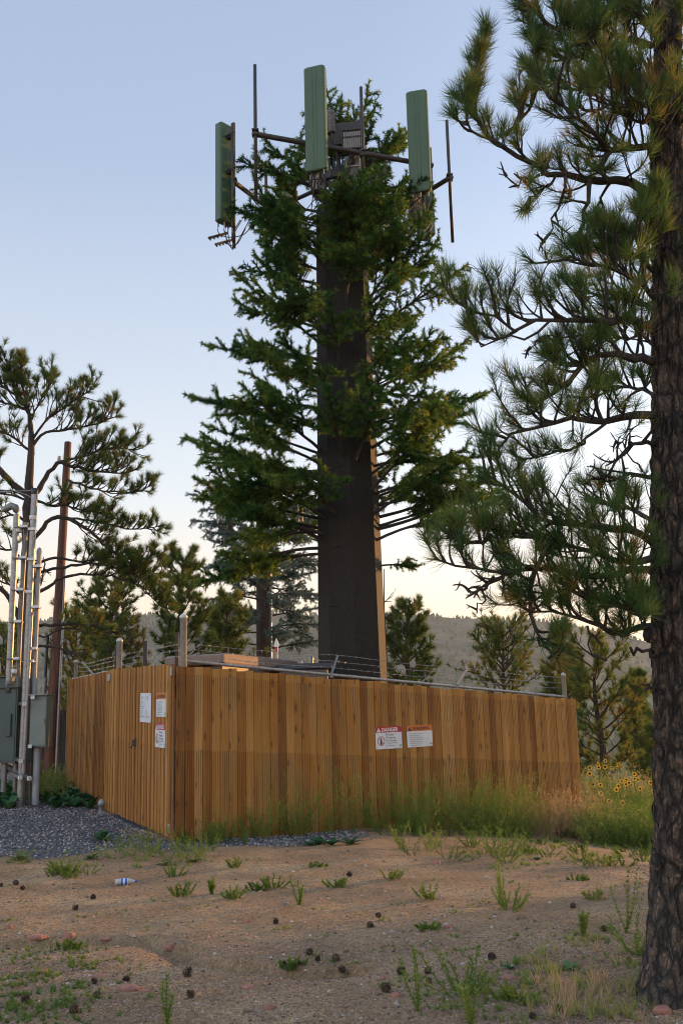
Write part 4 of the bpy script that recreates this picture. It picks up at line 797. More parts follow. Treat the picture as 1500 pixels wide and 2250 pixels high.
# boughs picked out one by one: two lowest right, lower left, small low right one, ones crossing the pole, top spray
def bough(px, py, deg, tilt, ln, roll=None):
    global nb
    z_ = at(px, py, D0)[2]; r_ = pole_r(z_)-.03; place_branch(tower, (px0+r_*math.cos(R_(deg)), D0+r_*math.sin(R_(deg)), z_), R_(deg), R_(tilt), ln, protos, roll); nb += 1
for b__ in ((812, 1193, 335, 9, 2.7), (830, 1136, 8, 6, 2.6), (825, 1090, 340, 12, 2.4), (706, 1205, 185, -4, 2.5), (706, 1215, 168, -2, 2.4), (706, 1160, 172, 4, 2.7), (706, 1180, 212, -2, 2.2), (830, 1165, 350, 2, 2.7), (828, 1110, 15, 6, 3.0), (706, 1190, 200, 10, 2.2), (706, 1130, 205, 2, 2.0), (706, 1075, 180, 5, 2.6), (840, 1240, 20, 4, .9),
            (745, 830, 258, 42, 1.7), (735, 900, 240, 30, 1.8), (745, 1020, 262, 36, 1.8), (715, 1150, 248, 24, 1.7), (775, 1030, 285, 34, 1.9), (790, 940, 300, 34, 1.8), (790, 800, 295, 40, 1.8), (800, 1090, 318, 20, 2.2), (715, 760, 232, 26, 1.8), (712, 1010, 222, 14, 2.2), (765, 690, 275, 48, 1.4), (740, 560, 262, 30, 1.5), (775, 560, 285, 38, 1.5), (770, 640, 300, 30, 1.6), (720, 620, 235, 30, 1.7),
            (750, 640, 272, 62, 1.9), (790, 640, 300, 52, 2.3), (800, 700, 318, 38, 2.3), (770, 620, 285, 68, 2.0), (800, 600, 305, 32, 1.8), (700, 560, 205, 24, 1.9), (720, 520, 190, 16, 1.9), (800, 520, 330, 30, 1.7)): bough(*b__)
topz_ = 12.6
for (deg, tilt, ln, dz) in ((85, 76, 2.1, .5), (45, 62, 2.2, .4), (30, 50, 2.3, .2), (135, 58, 1.8, .1), (95, 70, 1.9, .3), (150, 66, 1.9, .0), (100, 60, 2.1, 0), (60, 58, 2.2, 0), (40, 40, 2.1, 0), (20, 34, 1.9, .1), (5, 18, 1.7, -.3), (170, 32, 1.9, -.1), (190, 22, 2.0, -.2), (160, 14, 2.0, -.6), (200, 4, 1.8, -.9), (35, 14, 1.9, -.5), (120, 40, 1.8, .1)):
    place_branch(tower, (px0+.25*math.cos(R_(deg)), D0+.25*math.sin(R_(deg)), topz_+dz), R_(deg), R_(tilt), ln, protos); nb += 1
for i, (l__, pr) in enumerate(protos):
    if (id(protos), i) not in used: bpy.data.objects.remove(pr)
print('boughs', nb)
# mount frame and antennas
HZ = at(797, 340, 18.95)[2]
def hp(px, py, z_=None): return onz(px, py, HZ if z_ is None else z_)
Zv = np.array([0, 0, 1.])
fa0, fa1 = hp(556, 294), hp(950, 364); fb0, fb1 = hp(512, 398), hp(672, 520); fc0, fc1 = hp(992, 388), hp(872, 462)
for (a_, c_) in ((fa0, fa1), (fb0, fb1), (fc0, fc1)):
    b_ = MB(); tube(b_, resample([a_, c_], 8), .052, 12); b_.build('mount_rail', M['steeldark'], tower, True)
pc = np.array([px0, D0, HZ-.1])
for (a_, c_, m_) in ((fa0, fa1, .55), (fb0, fb1, .5), (fc0, fc1, .5)):
    q_ = a_+(c_-a_)*m_; b_ = MB(); tube(b_, [q_, pc+[0, 0, .05]], .045, 8); tube(b_, [q_, pc-[0, 0, 1.0]], .03, 8); b_.build('standoff_arm', M['steeldark'], tower, True)
b_ = MB(); lathe(b_, (px0, D0, HZ-.35), [(.55, 0), (.62, .03), (.62, .20), (.5, .24)], 20); b_.build('ring_mount', M['steeldark'], tower)
b_ = MB(); tube(b_, [hp(860, 385, HZ-.35)+[0, 0, 0], hp(800, 395, HZ-.35)], .03, 8); b_.build('mount_rail', M['steeldark'], tower, True)
def vpipe(px, ytop, ybot, P, r=.034, name='mounting_pipe'):
    z1 = at(px, ytop, P[1])[2]; z0 = at(px, ybot, P[1])[2]; b_ = MB(); lathe(b_, (P[0], P[1], z0), [(r*.8, 0), (r, 0), (r, z1-z0), (r*.8, z1-z0+.01), (.001, z1-z0+.012)], 12); b_.build(name, M['steeldark'], tower, True)
    for dz in (-.05, .05):
        if z0 < P[2] < z1: b_ = MB(); box(b_, np.array([P[0], P[1], P[2]+dz]), (.13, .13, .03)); b_.build('clamp', M['steeldark'], tower)
    return z0, z1
P1 = hp(562, 297); vpipe(562, 143, 440, P1+[0, -.08, 0]); P2 = hp(797, 342); vpipe(797, 192, 482, P2+[0, -.09, 0]); P3 = hp(987, 390); vpipe(987, 265, 532, P3)
P4 = hp(514, 399); vpipe(514, 271, 545, P4); P5 = hp(585, 452); vpipe(585, 355, 593, P5)
def antenna(px0_, px1_, yt, yb, P, yawdeg, wd, dp, ncab=7):
    """panel antenna hung in front of mount point P, front face turned to yaw (0 = towards camera)"""
    yaw = R_(yawdeg); Yf = np.array([math.sin(yaw), -math.cos(yaw), 0]); Xf = np.array([math.cos(yaw), math.sin(yaw), 0]); cx_ = (px0_+px1_)/2
    z1 = at(cx_, yt, P[1])[2]; z0 = at(cx_, yb, P[1])[2]; q_ = at(cx_, (yt+yb)/2, P[1]); c_ = np.array([q_[0], P[1], (z0+z1)/2]); H_ = z1-z0
    b_ = MB(); box(b_, c_, (wd, dp, H_), (Xf, Yf, Zv), bev=.045)
    for sx_ in (-.035, .035): box(b_, c_+Yf*(dp/2+.002)+Xf*sx_, (.012, .008, H_*.96), (Xf, Yf, Zv))
    an = b_.build('panel_antenna', M['antenna'], tower)
    for dz in (-.38, 0, .36):
        b_ = MB(); box(b_, c_-Yf*(dp/2+.05)+Zv*(H_*dz), (.10, .10, .09), (Xf, Yf, Zv)); tube(b_, [c_-Yf*(dp/2)+Zv*(H_*dz)+Xf*.07, c_-Yf*(dp/2+.28)+Zv*(H_*dz)+Xf*.07], .009, 5); b_.build('clamp', M['steeldark'], an)
    st = np.random.default_rng(int(px0_)); mid = c_-Yf*.25-Zv*(H_/2+.55)
    for k_ in range(ncab):
        f_ = (k_+.5)/ncab-.5; s0 = c_+Xf*wd*.85*f_+Yf*st.uniform(-.06, .06)-Zv*(H_/2-.02); b_ = MB(); lathe(b_, s0-Zv*.12, [(.012, 0), (.014, .02), (.014, .12)], 8); b_.build('connector', M['steeldark'] if k_ % 3 else M['radio'], an)
        e_ = mid+Xf*st.uniform(-.18, .18)-Yf*st.uniform(.0, .3)+Zv*st.uniform(-.1, .2); lowp = (s0+e_)/2-Zv*(.25+.25*st.random())+Xf*st.uniform(-.1, .1)
        b_ = MB(); tube(b_, smoothp([s0-Zv*.1, s0-Zv*.25, lowp, e_, e_-Yf*.25+Zv*.25], 14), .010, 5); b_.build('cable', M['cable'], an, True)
    pz = c_-Yf*(dp/2+.14); b_ = MB(); lathe(b_, (pz[0], pz[1], z0-.15), [(.034, 0), (.034, H_+.1)], 10); b_.build('mounting_pipe', M['steeldark'], tower, True)
    return c_, z0, z1, Xf, Yf
A1 = antenna(667, 721, 150, 378, hp(695, 322)+[0, -.28, 0], -18, .435, .17)
A2 = antenna(893, 946, 203, 424, hp(920, 358)+[0, -.26, 0], -14, .435, .17)
A3 = antenna(475, 514, 277, 492, hp(505, 395)+np.array([-.18, -.15, 0]), -132, .42, .19, 5)
A4 = antenna(617, 650, 385, 582, hp(628, 490)+np.array([-.05, .0, 0]), -132, .42, .19, 5)
A5 = antenna(922, 947, 330, 523, hp(938, 428)+np.array([.1, .35, 0]), 118, .42, .19, 4)
for k_, (px, py, px2, py2) in enumerate(((459, 523, 500, 512), (474, 537, 508, 528))):
    a_ = at(px, py, P4[1]-.5); c_ = at(px2, py2, P4[1]-.1); e = c_-a_; ln = np.linalg.norm(e); ax = e/ln; sd_ = nrm(np.cross(ax, Zv)); b_ = MB(); box(b_, (a_+c_)/2, (ln, .045, .05), (ax, sd_, np.cross(ax, sd_))); 
    for q_ in range(4): box(b_, a_+e*(.08+.2*q_)-[0, 0, .035], (.03, .05, .03))
    b_.build('cable_bracket', M['steeldark'], tower)
def radio(px, py, P, w_, d_, h_, yaw, mat, fins=True):
    X_ = np.array([math.cos(R_(yaw)), math.sin(R_(yaw)), 0]); Y_ = np.array([math.sin(R_(yaw)), -math.cos(R_(yaw)), 0]); q_ = at(px, py, P); b_ = MB(); box(b_, q_, (w_, d_, h_), (X_, Y_, Zv), bev=.015)
    o = b_.build('radio_unit', mat, tower)
    if fins:
        b_ = MB()
        for k_ in range(9): box(b_, q_+X_*(w_*.84*((k_+.5)/9-.5))+Y_*(d_/2+.012)-Zv*.02, (w_*.045, .03, h_*.80), (X_, Y_, Zv))
        b_.build('cooling_fins', M['radiodark'] if mat is M['radio'] else M['radio'], o)
        b_ = MB()
        for zz in (-.46, .10, .46): box(b_, q_+Y_*(d_/2+.03)+Zv*h_*zz, (w_*.96, .02, .025), (X_, Y_, Zv))
        b_.build('bracket', mat, o)
radio(776, 377, P2[1]+.12, .30, .18, .56, -8, M['radio']); radio(776, 312, P2[1]+.45, .46, .2, .46, -8, M['steeldark']); radio(766, 300, P2[1]+.9, .62, .3, .5, -8, M['steeldark'], False)
radio(617, 488, hp(617, 480)[1]-.3, .26, .10, .52, -112, M['radio'], False); radio(641, 480, hp(640, 490)[1]-.25, .34, .28, .46, -60, M['radiodark']); radio(600, 484, hp(610, 475)[1]-.15, .2, .1, .4, -112, M['radiodark'])
radio(640, 440, hp(640, 490)[1]+.2, .3, .2, .4, -60, M['radiodark']); radio(915, 470, hp(915, 430)[1]-.1, .32, .2, .42, 30, M['radiodark']); radio(700, 405, P2[1]+.5, .3, .2, .4, 0, M['steeldark'])
for (px, yt, yb, dd) in ((729, 243, 292, .5), (846, 360, 386, .9), (718, 300, 320, .4), (848, 440, 462, .9)):
    q_ = at(px, yb, P2[1]+dd); H_ = at(px, yt, q_[1])[2]-q_[2]; b_ = MB(); r_ = .075
    prof = [(r_*.8, 0), (r_, .02)]+[(r_+(.006 if i % 2 else 0), .02+(H_-.07)*i/12) for i in range(1, 13)]+[(r_*.7, H_), (.001, H_+.01)]
    lathe(b_, q_, prof, 16); b_.build('omni_antenna', M['radiodark'], tower, False); b_ = MB(); lathe(b_, q_-[0, 0, .35], [(.025, 0), (.025, .35)], 8); b_.build('mounting_pipe', M['steeldark'], tower)
st = np.random.default_rng(5)
for k_ in range(26):            # jumper cables round the head frame
    a_ = [fa0, fb0, fc0][k_ % 3]+([fa1, fb1, fc1][k_ % 3]-[fa0, fb0, fc0][k_ % 3])*st.uniform(.1, .8); c_ = pc+np.array([st.uniform(-.4, .4), st.uniform(-.6, 0), -st.uniform(.3, 1.4)]); b_ = MB()
    tube(b_, smoothp([a_+[0, 0, .05], a_+(c_-a_)*.3+[0, 0, -.12-.2*st.random()], a_+(c_-a_)*.65+[0, -.1, -.35*st.random()], c_], 14), st.uniform(.009, .016), 5); b_.build('cable', M['cable'], tower, True)
for k_ in range(7):
    b_ = MB(); x_ = px0-.30+.09*k_; tube(b_, [(x_, D0-.50, HZ+.1), (x_, D0-.54, HZ-.6), (x_-.02, D0-.53, HZ-1.3)], .022, 6); b_.build('cable', M['cable'], tower, True)

# second, thinner tower behind
D1 = 38.; q0 = at(579, 1440, D1); g_ = gz1(q0[0], D1); tw2 = thing('cell_tower', (q0[0], D1, g_), 'thinner grey pine disguised cell tower standing far behind the big one', 'cell tower')
b_ = MB(); zt = at(575, 1055, D1)[2]; lathe(b_, (q0[0], D1, g_-.5), [(.27, 0), (.26, 4), (.22, zt-g_+.5), (.001, zt-g_+.52)], 12); b_.build('pole', M['bark_far'], tw2)
b_ = MB(); lathe(b_, (q0[0]+.29, D1-.05, g_), [(.035, 0), (.035, at(590, 1250, D1)[2]-g_)], 8); b_.build('conduit', M['galv'], tw2)
pro2 = bmeshes([M['arm'], M['fake_grey']], [(1.8, 21), (2.3, 22), (2.6, 23)], .8, True)
for k_ in range(58):
    z_ = at(578, np.interp(k_, [0, 14, 57], [1425, 1300, 1060]), D1)[2]; a_ = k_*2.4+.3*random.random(); place_branch(tw2, (q0[0]+.2*math.cos(a_), D1+.2*math.sin(a_), z_), a_, R_(random.uniform(-6, 14)), random.uniform(1.7, 2.7), pro2)
for (px, y0, y1, w_, h_) in ((482, 1090, 1140, .2, 0), (600, 1092, 1116, .25, 0), (650, 1130, 1155, .12, 0)):
    q_ = at(px, (y0+y1)/2, D1-.8 if px > 590 else D1-1.); H_ = at(px, y0, q_[1])[2]-at(px, y1, q_[1])[2]; b_ = MB(); box(b_, q_, (w_, .1, H_), bev=.02); b_.build('panel_antenna', M['radio'] if px != 600 else M['whitecap'], tw2)
for (a_, c_) in (((465, 1096), (540, 1102)), ((560, 1098), (690, 1100))):
    b_ = MB(); tube(b_, [at(*a_, D1-.7), at(*c_, D1-.6)], .04, 6); b_.build('mount_rail', M['galvdull'], tw2)
for px in (478, 490, 664, 655):
    b_ = MB(); q_ = at(px, 1150, D1-.8); lathe(b_, q_, [(.028, 0), (.028, at(px, 1080, q_[1])[2]-q_[2])], 6); b_.build('mounting_pipe', M['galvdull'], tw2)

# ------------------------------------------------------------------ utility rack at the left
DR = 18.4
gr = gz1(at(60, 1760, DR)[0], DR)
rack = thing('conduit_rack', at(55, 1770, DR), 'bundle of tall galvanised conduits strapped to a rack at the left edge', 'conduits')
def conduit(pts, r, D, mat='galv', name='conduit', cap=None):
    P = [at(x, y, D) for x, y in pts]; P = [np.array([p_[0], D, p_[2]]) for p_ in P]; b_ = MB(); tube(b_, smoothp(P, 16) if len(P) > 2 else resample(P, 6), r, 14); o = b_.build(name, M[mat], rack, True); return o
conduit([(37, 1130), (20, 1500), (19, 1512)], .055, DR, 'galv')
conduit([(58, 1148), (44, 1400), (33, 1730)], .040, DR+.12, 'galvdull')
conduit([(77, 1078), (62, 1400), (44, 1774)], .057, DR-.05, 'galv')
conduit([(87, 1212), (79, 1400), (75, 1545)], .045, DR+.05, 'plastic')
conduit([(70, 1345), (62, 1500), (52, 1700)], .032, DR-.14, 'galv')
conduit([(62, 1400), (52, 1770)], .045, DR+.25, 'galvdull'); conduit([(13, 1640), (8, 1740)], .05, DR+.1, 'galvdull')
conduit([(83, 1640), (78, 1768)], .062, DR, 'plastic')
# weather head
q_ = at(37, 1130, DR); b_ = MB(); tube(b_, [q_, q_+[0, 0, .06], q_+[-.03, 0, .13], q_+[-.10, 0, .16], q_+[-.20, -.02, .10], q_+[-.24, -.02, .06]], [.058, .062, .068, .07, .06, .03], 14); b_.build('weather_head', M['galvdull'], rack, True)
q_ = at(77, 1078, DR-.05); b_ = MB(); lathe(b_, q_-[0, 0, .01], [(.062, -.06), (.066, -.05), (.066, .045), (.001, .05)], 14); b_.build('cap', M['black'], rack, True)
q_ = at(87, 1212, DR+.05); b_ = MB(); lathe(b_, q_-[0, 0, .05], [(.05, 0), (.05, .06), (.03, .11), (.001, .13)], 14); b_.build('cap', M['plastic'], rack, True)
q_ = at(58, 1148, DR+.12); b_ = MB(); lathe(b_, q_-[0, 0, .04], [(.047, 0), (.047, .04), (.001, .045)], 14); b_.build('cap', M['galvdull'], rack, True)
q_ = at(70, 1347, DR-.14); b_ = MB(); lathe(b_, q_-[0, 0, .04], [(.045, 0), (.045, .05), (.001, .055)], 14); b_.build('cap', M['galvdull'], rack, True)
for (px, py, r) in ((41, 1170, .057), (73, 1142, .059), (31, 1480, .046)):
    q_ = at(px, py, DR-.05 if px > 60 else DR); b_ = MB(); lathe(b_, (q_[0], q_[1], q_[2]), [(r, 0), (r+.006, .005), (r+.006, .07), (r, .075)], 14); b_.build('coupling', M['whitecap'], rack, True)
for (y_, x0, x1) in ((1160, 34, 62), (1166, 66, 80), (1228, 30, 60), (1232, 62, 78), (1247, 76, 92), (1298, 27, 54), (1303, 58, 74), (1368, 24, 50), (1336, 78, 89), (1449, 16, 46), (1455, 50, 78), (1427, 76, 84)):
    a_, c_ = at(x0, y_, DR-.02), at(x1, y_-2, DR-.02); b_ = MB(); box(b_, (a_+c_)/2, (np.linalg.norm(c_-a_), .15, .02)); b_.build('strap', M['galvdull'], rack)
    b_ = MB(); box(b_, c_+[-.05, -.09, .0], (.13 if y_ < 1400 else .1, .05, .045)); b_.build('strut_end', M['whitecap'], rack)
for (x0, y0, x1, y1) in ((34, 1544, 54, 1547), (28, 1664, 46, 1672), (8, 1690, 44, 1708), (18, 1683, 64, 1710), (64, 1532, 72, 1532), (60, 1640, 66, 1640)):
    a_, c_ = at(x0, y0, DR+.35), at(x1, y1, DR-.25); e = c_-a_; ln = np.linalg.norm(e); X_ = e/ln; Y_ = nrm(np.cross(Zv, X_)); b_ = MB(); box(b_, (a_+c_)/2, (ln, .05, .05), (X_, Y_, np.cross(X_, Y_))); b_.build('strut', M['galvdull'], rack)
    b_ = MB(); box(b_, c_+X_*.02, (.05, .06, .06), (X_, Y_, np.cross(X_, Y_))); b_.build('strut_end', M['whitecap'], rack)
for pts in (((75, 1098), (60, 1088), (30, 1080), (-5, 1081)), ((72, 1108), (55, 1092), (25, 1078), (-5, 1079)), ((70, 1118), (50, 1095), (20, 1082), (-5, 1084)), ((74, 1077), (40, 1079), (0, 1076))):
    b_ = MB(); tube(b_, smoothp([at(x, y, DR) for x, y in pts], 14), .009, 5); b_.build('cable', M['galv'] if pts[0][1] < 1100 else M['cable'], rack, True)
# cabinets (strong oblique faces)
def cabinet(name, x0, x1, yt, yb, D, depth, mat, label, legs=True, yaw=8, door=True):
    a_ = at(x0, yb, D); c_ = at(x1, yb, D); tz = at((x0+x1)/2, yt, D)[2]; bz_ = (a_[2]+c_[2])/2; w_ = c_[0]-a_[0]; X_ = np.array([math.cos(R_(yaw)), math.sin(R_(yaw)), 0]); Y_ = np.array([-X_[1], X_[0], 0]); cc = np.array([(a_[0]+c_[0])/2, D+depth/2, (tz+bz_)/2]); h_ = tz-bz_; g_ = gz1(cc[0], cc[1])
    t_ = thing(name, (cc[0], cc[1], g_), label, 'cabinet'); b_ = MB(); box(b_, cc, (w_, depth, h_), (X_, Y_, Zv)); b_.build('body', mat, t_)
    b_ = MB(); box(b_, cc+Zv*(h_/2+.012)-Y_*.03, (w_+.04, depth+.08, .022), (X_, Y_, Zv)); b_.build('top_lip', mat, t_)
    b_ = MB(); box(b_, cc-Y_*(depth/2+.008), (w_*.93, .014, h_*.95), (X_, Y_, Zv)); b_.build('door', mat, t_)
    return t_, cc, w_, h_, X_, Y_
t_, cc, w_, h_, X_, Y_ = cabinet('electrical_cabinet', 66, 104, 1528, 1641, DR-.15, .28, M['cabinet'], 'grey green electrical box hung on the conduit rack', yaw=-8)
b_ = MB(); box(b_, cc+X_*(w_*.40)-Y_*.16, (.02, .03, .08), (X_, Y_, Zv)); b_.build('latch', M['galvdull'], t_)
t_, cc, w_, h_, X_, Y_ = cabinet('electrical_cabinet', -60, 34, 1512, 1677, DR, .5, M['cabinetdark'], 'large dark green electrical cabinet cut by the left edge', yaw=0)
b_ = MB(); box(b_, cc+X_*(w_*.33)-Y_*.29, (.085, .06, h_*.30), (X_, Y_, Zv), bev=.015); b_.build('handle', M['cabinetdark'], t_)
for k_ in (-.4, .4): b_ = MB(); box(b_, cc+X_*w_*k_-Zv*(h_/2+.25), (.05, .05, .5)); b_.build('leg', M['galvdull'], t_)
t_, cc, w_, h_, X_, Y_ = cabinet('electrical_cabinet', -60, 14, 1489, 1600, DR+.7, .4, M['cabinetdark'], 'second dark green cabinet peeking above and behind the large one', yaw=0)
for k_ in (-.4, .4): b_ = MB(); box(b_, cc+X_*w_*k_-Zv*(h_/2+.5), (.05, .05, 1.)); b_.build('leg', M['galvdull'], t_)
t_, cc, w_, h_, X_, Y_ = cabinet('meter_box', 56, 72, 1640, 1672, DR+.2, .2, M['cabinetdark'], 'small dark junction box below the grey green electrical box', yaw=0); b_ = MB(); tube(b_, [cc-Zv*h_/2, np.array([cc[0], cc[1], gr])], .02, 8); b_.build('conduit', M['galvdull'], t_)
a_ = at(54, 1556, DR+.05); b_ = MB(); V = [at(x, y, DR+.3) for x, y in ((57, 1536), (49, 1548), (46, 1556), (52, 1578), (57, 1572))]; b_.add(np.vstack([V, np.array(V)+[0, .01, 0]]), [[0, 1, 2, 3], [8, 7, 6, 5]]); b_.add(np.vstack([V, np.array(V)+[0, .01, 0]]), [[0, 3, 4], [9, 8, 5]]); tag(b_.build('plastic_tag', M['blue']), 'blue and white plastic tag hanging between the conduits', 'tag')
# utility pole, leaning
up0 = at(108, 1700, 24.); up1 = at(150, 972, 24.6); g_ = gz1(up0[0], up0[1]); upole = thing('utility_pole', (up0[0], up0[1], g_), 'leaning reddish wooden utility pole standing behind the left pine branches', 'utility pole')
b_ = MB(); lo = up0+(up1-up0)*0; lo = lo-(up1-up0)*((lo[2]-g_+.1)/(up1-up0)[2]); tube(b_, resample([lo, up1], 14), np.linspace(.135, .085, 14), 14); b_.build('pole', M['utility'], upole, True)
b_ = MB(); e = np.array([.14, -.03, 0]); tube(b_, resample([lo+e+[.03, 0, 0], lo+(up1-lo)*.62+e*.75], 8), .035, 10); b_.build('conduit', M['galv'], upole, True)
b_ = MB(); e = np.array([-.2, -.05, 0]); tube(b_, resample([lo+e, lo+(up1-lo)*.30+e], 8), .05, 10); b_.build('conduit', M['galvdull'], upole, True)
b_ = MB(); tube(b_, resample([lo+(up1-lo)*.30+e, lo+(up1-lo)*.42+e], 4), .035, 10); b_.build('conduit_sleeve', M['black'], upole, True)
for (px, py, rr_) in ((155, 1066, .07), (131, 1008, .05)):
    q_ = at(px, py, 24.3); b_ = MB(); lathe(b_, q_, [(.001, .08), (rr_*.7, .06), (rr_, 0), (rr_, -.08)], 12); b_.build('insulator', M['radio'], upole, True)
# dark enclosure and its label, left background
be = thing('brown_enclosure', at(128, 1690, 27.), 'dark brown board enclosure in shade left of the cedar fence', 'enclosure')
for (x0, x1, yt, D_) in ((118, 160, 1560, 26.), (92, 118, 1568, 28.)):
    a_ = at(x0, 1690, D_); c_ = at(x1, 1690, D_); tz = at(x0, yt, D_)[2]; g_ = gz1(a_[0], D_); n_ = int((c_[0]-a_[0])/.12)+1; b_ = MB()
    for k_ in range(n_): box(b_, np.array([a_[0]+(k_+.5)*.12, D_+random.uniform(-.01, .01), (tz+g_)/2]), (.112, .03, tz-g_))
    b_.build('board_panel', M['brownfence'], be)
a_, c_ = at(116, 1569, 25.9), at(126, 1568, 25.9); bb = at(114, 1627, 25.9); t_ = thing('sign', (a_+c_)/2, 'narrow white and yellow warning label on the dark enclosure', 'sign'); w_ = c_[0]-a_[0]; h_ = a_[2]-bb[2]; cc = np.array([(a_[0]+c_[0])/2, 25.9, (a_[2]+bb[2])/2]); b_ = MB(); box(b_, cc, (w_, .01, h_)); b_.build('panel', M['signwhite'], t_)
for (fx, fz, sw, sh_, mt_) in ((.0, .35, .6, .05, 'red'), (.05, .22, .6, .06, 'red'), (.2, -.02, .45, .26, 'yellow'), (-.22, -.36, .45, .2, 'yellow'), (-.2, .0, .35, .12, 'radiodark'), (.22, -.36, .35, .18, 'radiodark')):
    b_ = MB(); box(b_, cc+[w_*fx, -.008, h_*fz], (w_*sw, .008, h_*sh_)); b_.build('print', M[mt_], t_)
b_ = MB(); q_ = at(118, 1685, 24.5); q_[2] = gz1(q_[0], q_[1]); box(b_, q_+[0, 0, .08], (1.0, .3, .22)); tag(b_.build('timber_block', M['stick']), 'low weathered timber lying in front of the brown enclosure', 'timber')
# ------------------------------------------------------------------ real pines
def grow_limb(root, pts, r0, r1, lside=.5, space=.09, start=.25, up=.16, nl=.13, nw=.0028, cnt=70, mat='pine', seg=2, bare=False, twigs=2, side_r=.011, barkm='twig', tipn=5, flat=.6, kidsc=1., tuftback=.07, vbase=.35, droop=.0, uplift=.4):
    P = smoothp(pts, max(8, int(np.linalg.norm(np.diff(np.asarray(pts), axis=0), axis=1).sum()/.12))); n = len(P)
    P = P+np.vstack([[0, 0, 0], rng.normal(0, .012, (n-2, 3)), [0, 0, 0]])
    Ln = np.linalg.norm(np.diff(P, axis=0), axis=1).sum(); wood = MB(); rad = np.linspace(r0, r1, n)*(1+.08*rng.normal(size=n)); tube(wood, P, rad, 8, 0)
    TP = []; TD = []
    k = int(Ln/space*kidsc); 
    for i in range(k):
        t = start+(1-start)*(i+rng.random())/k if k else 1; f = t*(n-1); a = int(min(f, n-2)); o = P[a]+(P[a+1]-P[a])*(f-a); T = nrm(P[min(a+1, n-1)]-P[a])
        s = nrm(np.cross(T, [0, 0, 1]))*(1 if i % 2 else -1); d = nrm(T*rng.uniform(.35, 1.0)+s*rng.uniform(.2, 1.0)*flat*1.5+np.array([0, 0, uplift+rng.normal(0, .45)]))
        l = lside*rng.uniform(.45, 1.15)*(1-.45*t); m_ = 6; up_ = up if not bare else rng.normal(0, .1)
        c = curve(o, d, l, m_, up_-droop, .13); rs = side_r*rng.uniform(.7, 1.2); tube(wood, c, np.linspace(rs, rs*.35, m_+1), 5, 0, cap=False)
        if bare:
            for _ in range(2):
                e = curve(c[rng.integers(2, 5)], nrm(c[-1]-c[-2]+rng.normal(0, .6, 3)), l*.4, 4, 0, .2); tube(wood, e, np.linspace(rs*.5, rs*.2, 5), 4, 0, cap=False)
            continue
        TP.append(c[-1]); TD.append(nrm(c[-1]-c[-2]))
        for j in range(twigs):
            q_ = rng.integers(2, m_); e = curve(c[q_], nrm(nrm(c[q_]-c[q_-1])+rng.normal(0, .55, 3)+np.array([0, 0, .25-droop*2])), l*rng.uniform(.3, .6), 4, up_-droop, .15); tube(wood, e, np.linspace(rs*.55, rs*.3, 5), 4, 0, cap=False)
            TP.append(e[-1]); TD.append(nrm(e[-1]-e[-2]))
    if not bare:
        TP.append(P[-1]); TD.append(nrm(P[-1]-P[-2]))
    lo = wood.build('limb', M[barkm], root)
    if TP:
        fo = MB(); TP = np.array(TP); TD = np.array(TD); va = np.clip(vbase+rng.normal(0, .22, len(TP)), 0, 1)
        needles(fo, TP, TD, cnt, nl, nw, 8, 72, tuftback, 0, curl=.35, seg=seg, va=va, up=.05); fo.build('foliage', M[mat], lo)
    return lo
# --- big ponderosa at the right edge
DT = 6.6
tb = ong(1478, 2196); 
pine = thing('pine_tree', (tb[0], tb[1], gz1(tb[0], tb[1])), 'big rough barked pine with long needled limbs at the right edge of the photo', 'tree')
def T(px, py, dy=0.): return at(px, py, tb[1]+.08+dy)
tr = [(1500, 2235, 78), (1497, 2170, 74), (1497, 2100, 66), (1497, 2000, 62), (1496, 1900, 57), (1495, 1800, 53), (1492, 1650, 52), (1490, 1500, 51), (1486, 1400, 51), (1484, 1300, 47), (1480, 1150, 46), (1478, 1000, 44), (1476, 850, 40), (1470, 650, 36), (1464, 430, 33), (1462, 250, 30), (1466, 80, 27), (1474, -160, 20), (1478, -420, 12)]
P = np.array([T(x, y) for x, y, r in tr]); rads = np.array([r*np.linalg.norm(T(x, y)-CAM)*math.cos(math.atan(abs(x-750)/F))/math.hypot(F, y-1125) for x, y, r in tr])
n_ = 260; s_ = np.r_[0, np.cumsum(np.linalg.norm(np.diff(P, axis=0), axis=1))]; tt = np.linspace(0, s_[-1], n_); Pc = np.stack([np.interp(tt, s_, P[:, k]) for k in range(3)], 1); rc = np.interp(tt, s_, rads); S_ = 72
th = np.linspace(0, 2*math.pi, S_+1)[:-1]; TH, TT = np.meshgrid(th, tt)
uu = np.cos(TH)*2.4+5; ww = np.sin(TH)*2.4+5
pl = fbm(uu*1.7+TT*.9, ww*1.7+TT*1.9, 3); pl2 = fbm(uu*4+TT*3, ww*4+TT*5.2, 3); pl3 = fbm(uu*8+TT*9, ww*8-TT*9, 2)
fl = 1+.85*np.exp(-TT/.18)*(.65+.45*np.cos(TH*3+1))+.25*np.exp(-TT/.5)
rr_ = rc[:, None]*fl*(1+.10*pl)+.024*np.clip(pl2*6, -1, 1)*.6+.016*np.clip(pl3*5, -1, 1)*.5
V = Pc[:, None]+np.stack([np.cos(TH)*rr_, np.sin(TH)*rr_, np.zeros_like(TH)], -1); V[0, :, 2] -= .1
b_ = MB(); i = np.arange(n_-1)[:, None]*S_; j = np.arange(S_)[None]; k = (j+1) % S_; b_.add(V.reshape(-1, 3), np.stack([i+j, i+k, i+S_+k, i+S_+j], -1).reshape(-1, 4)); b_.build('trunk', M['bark'], pine, True)
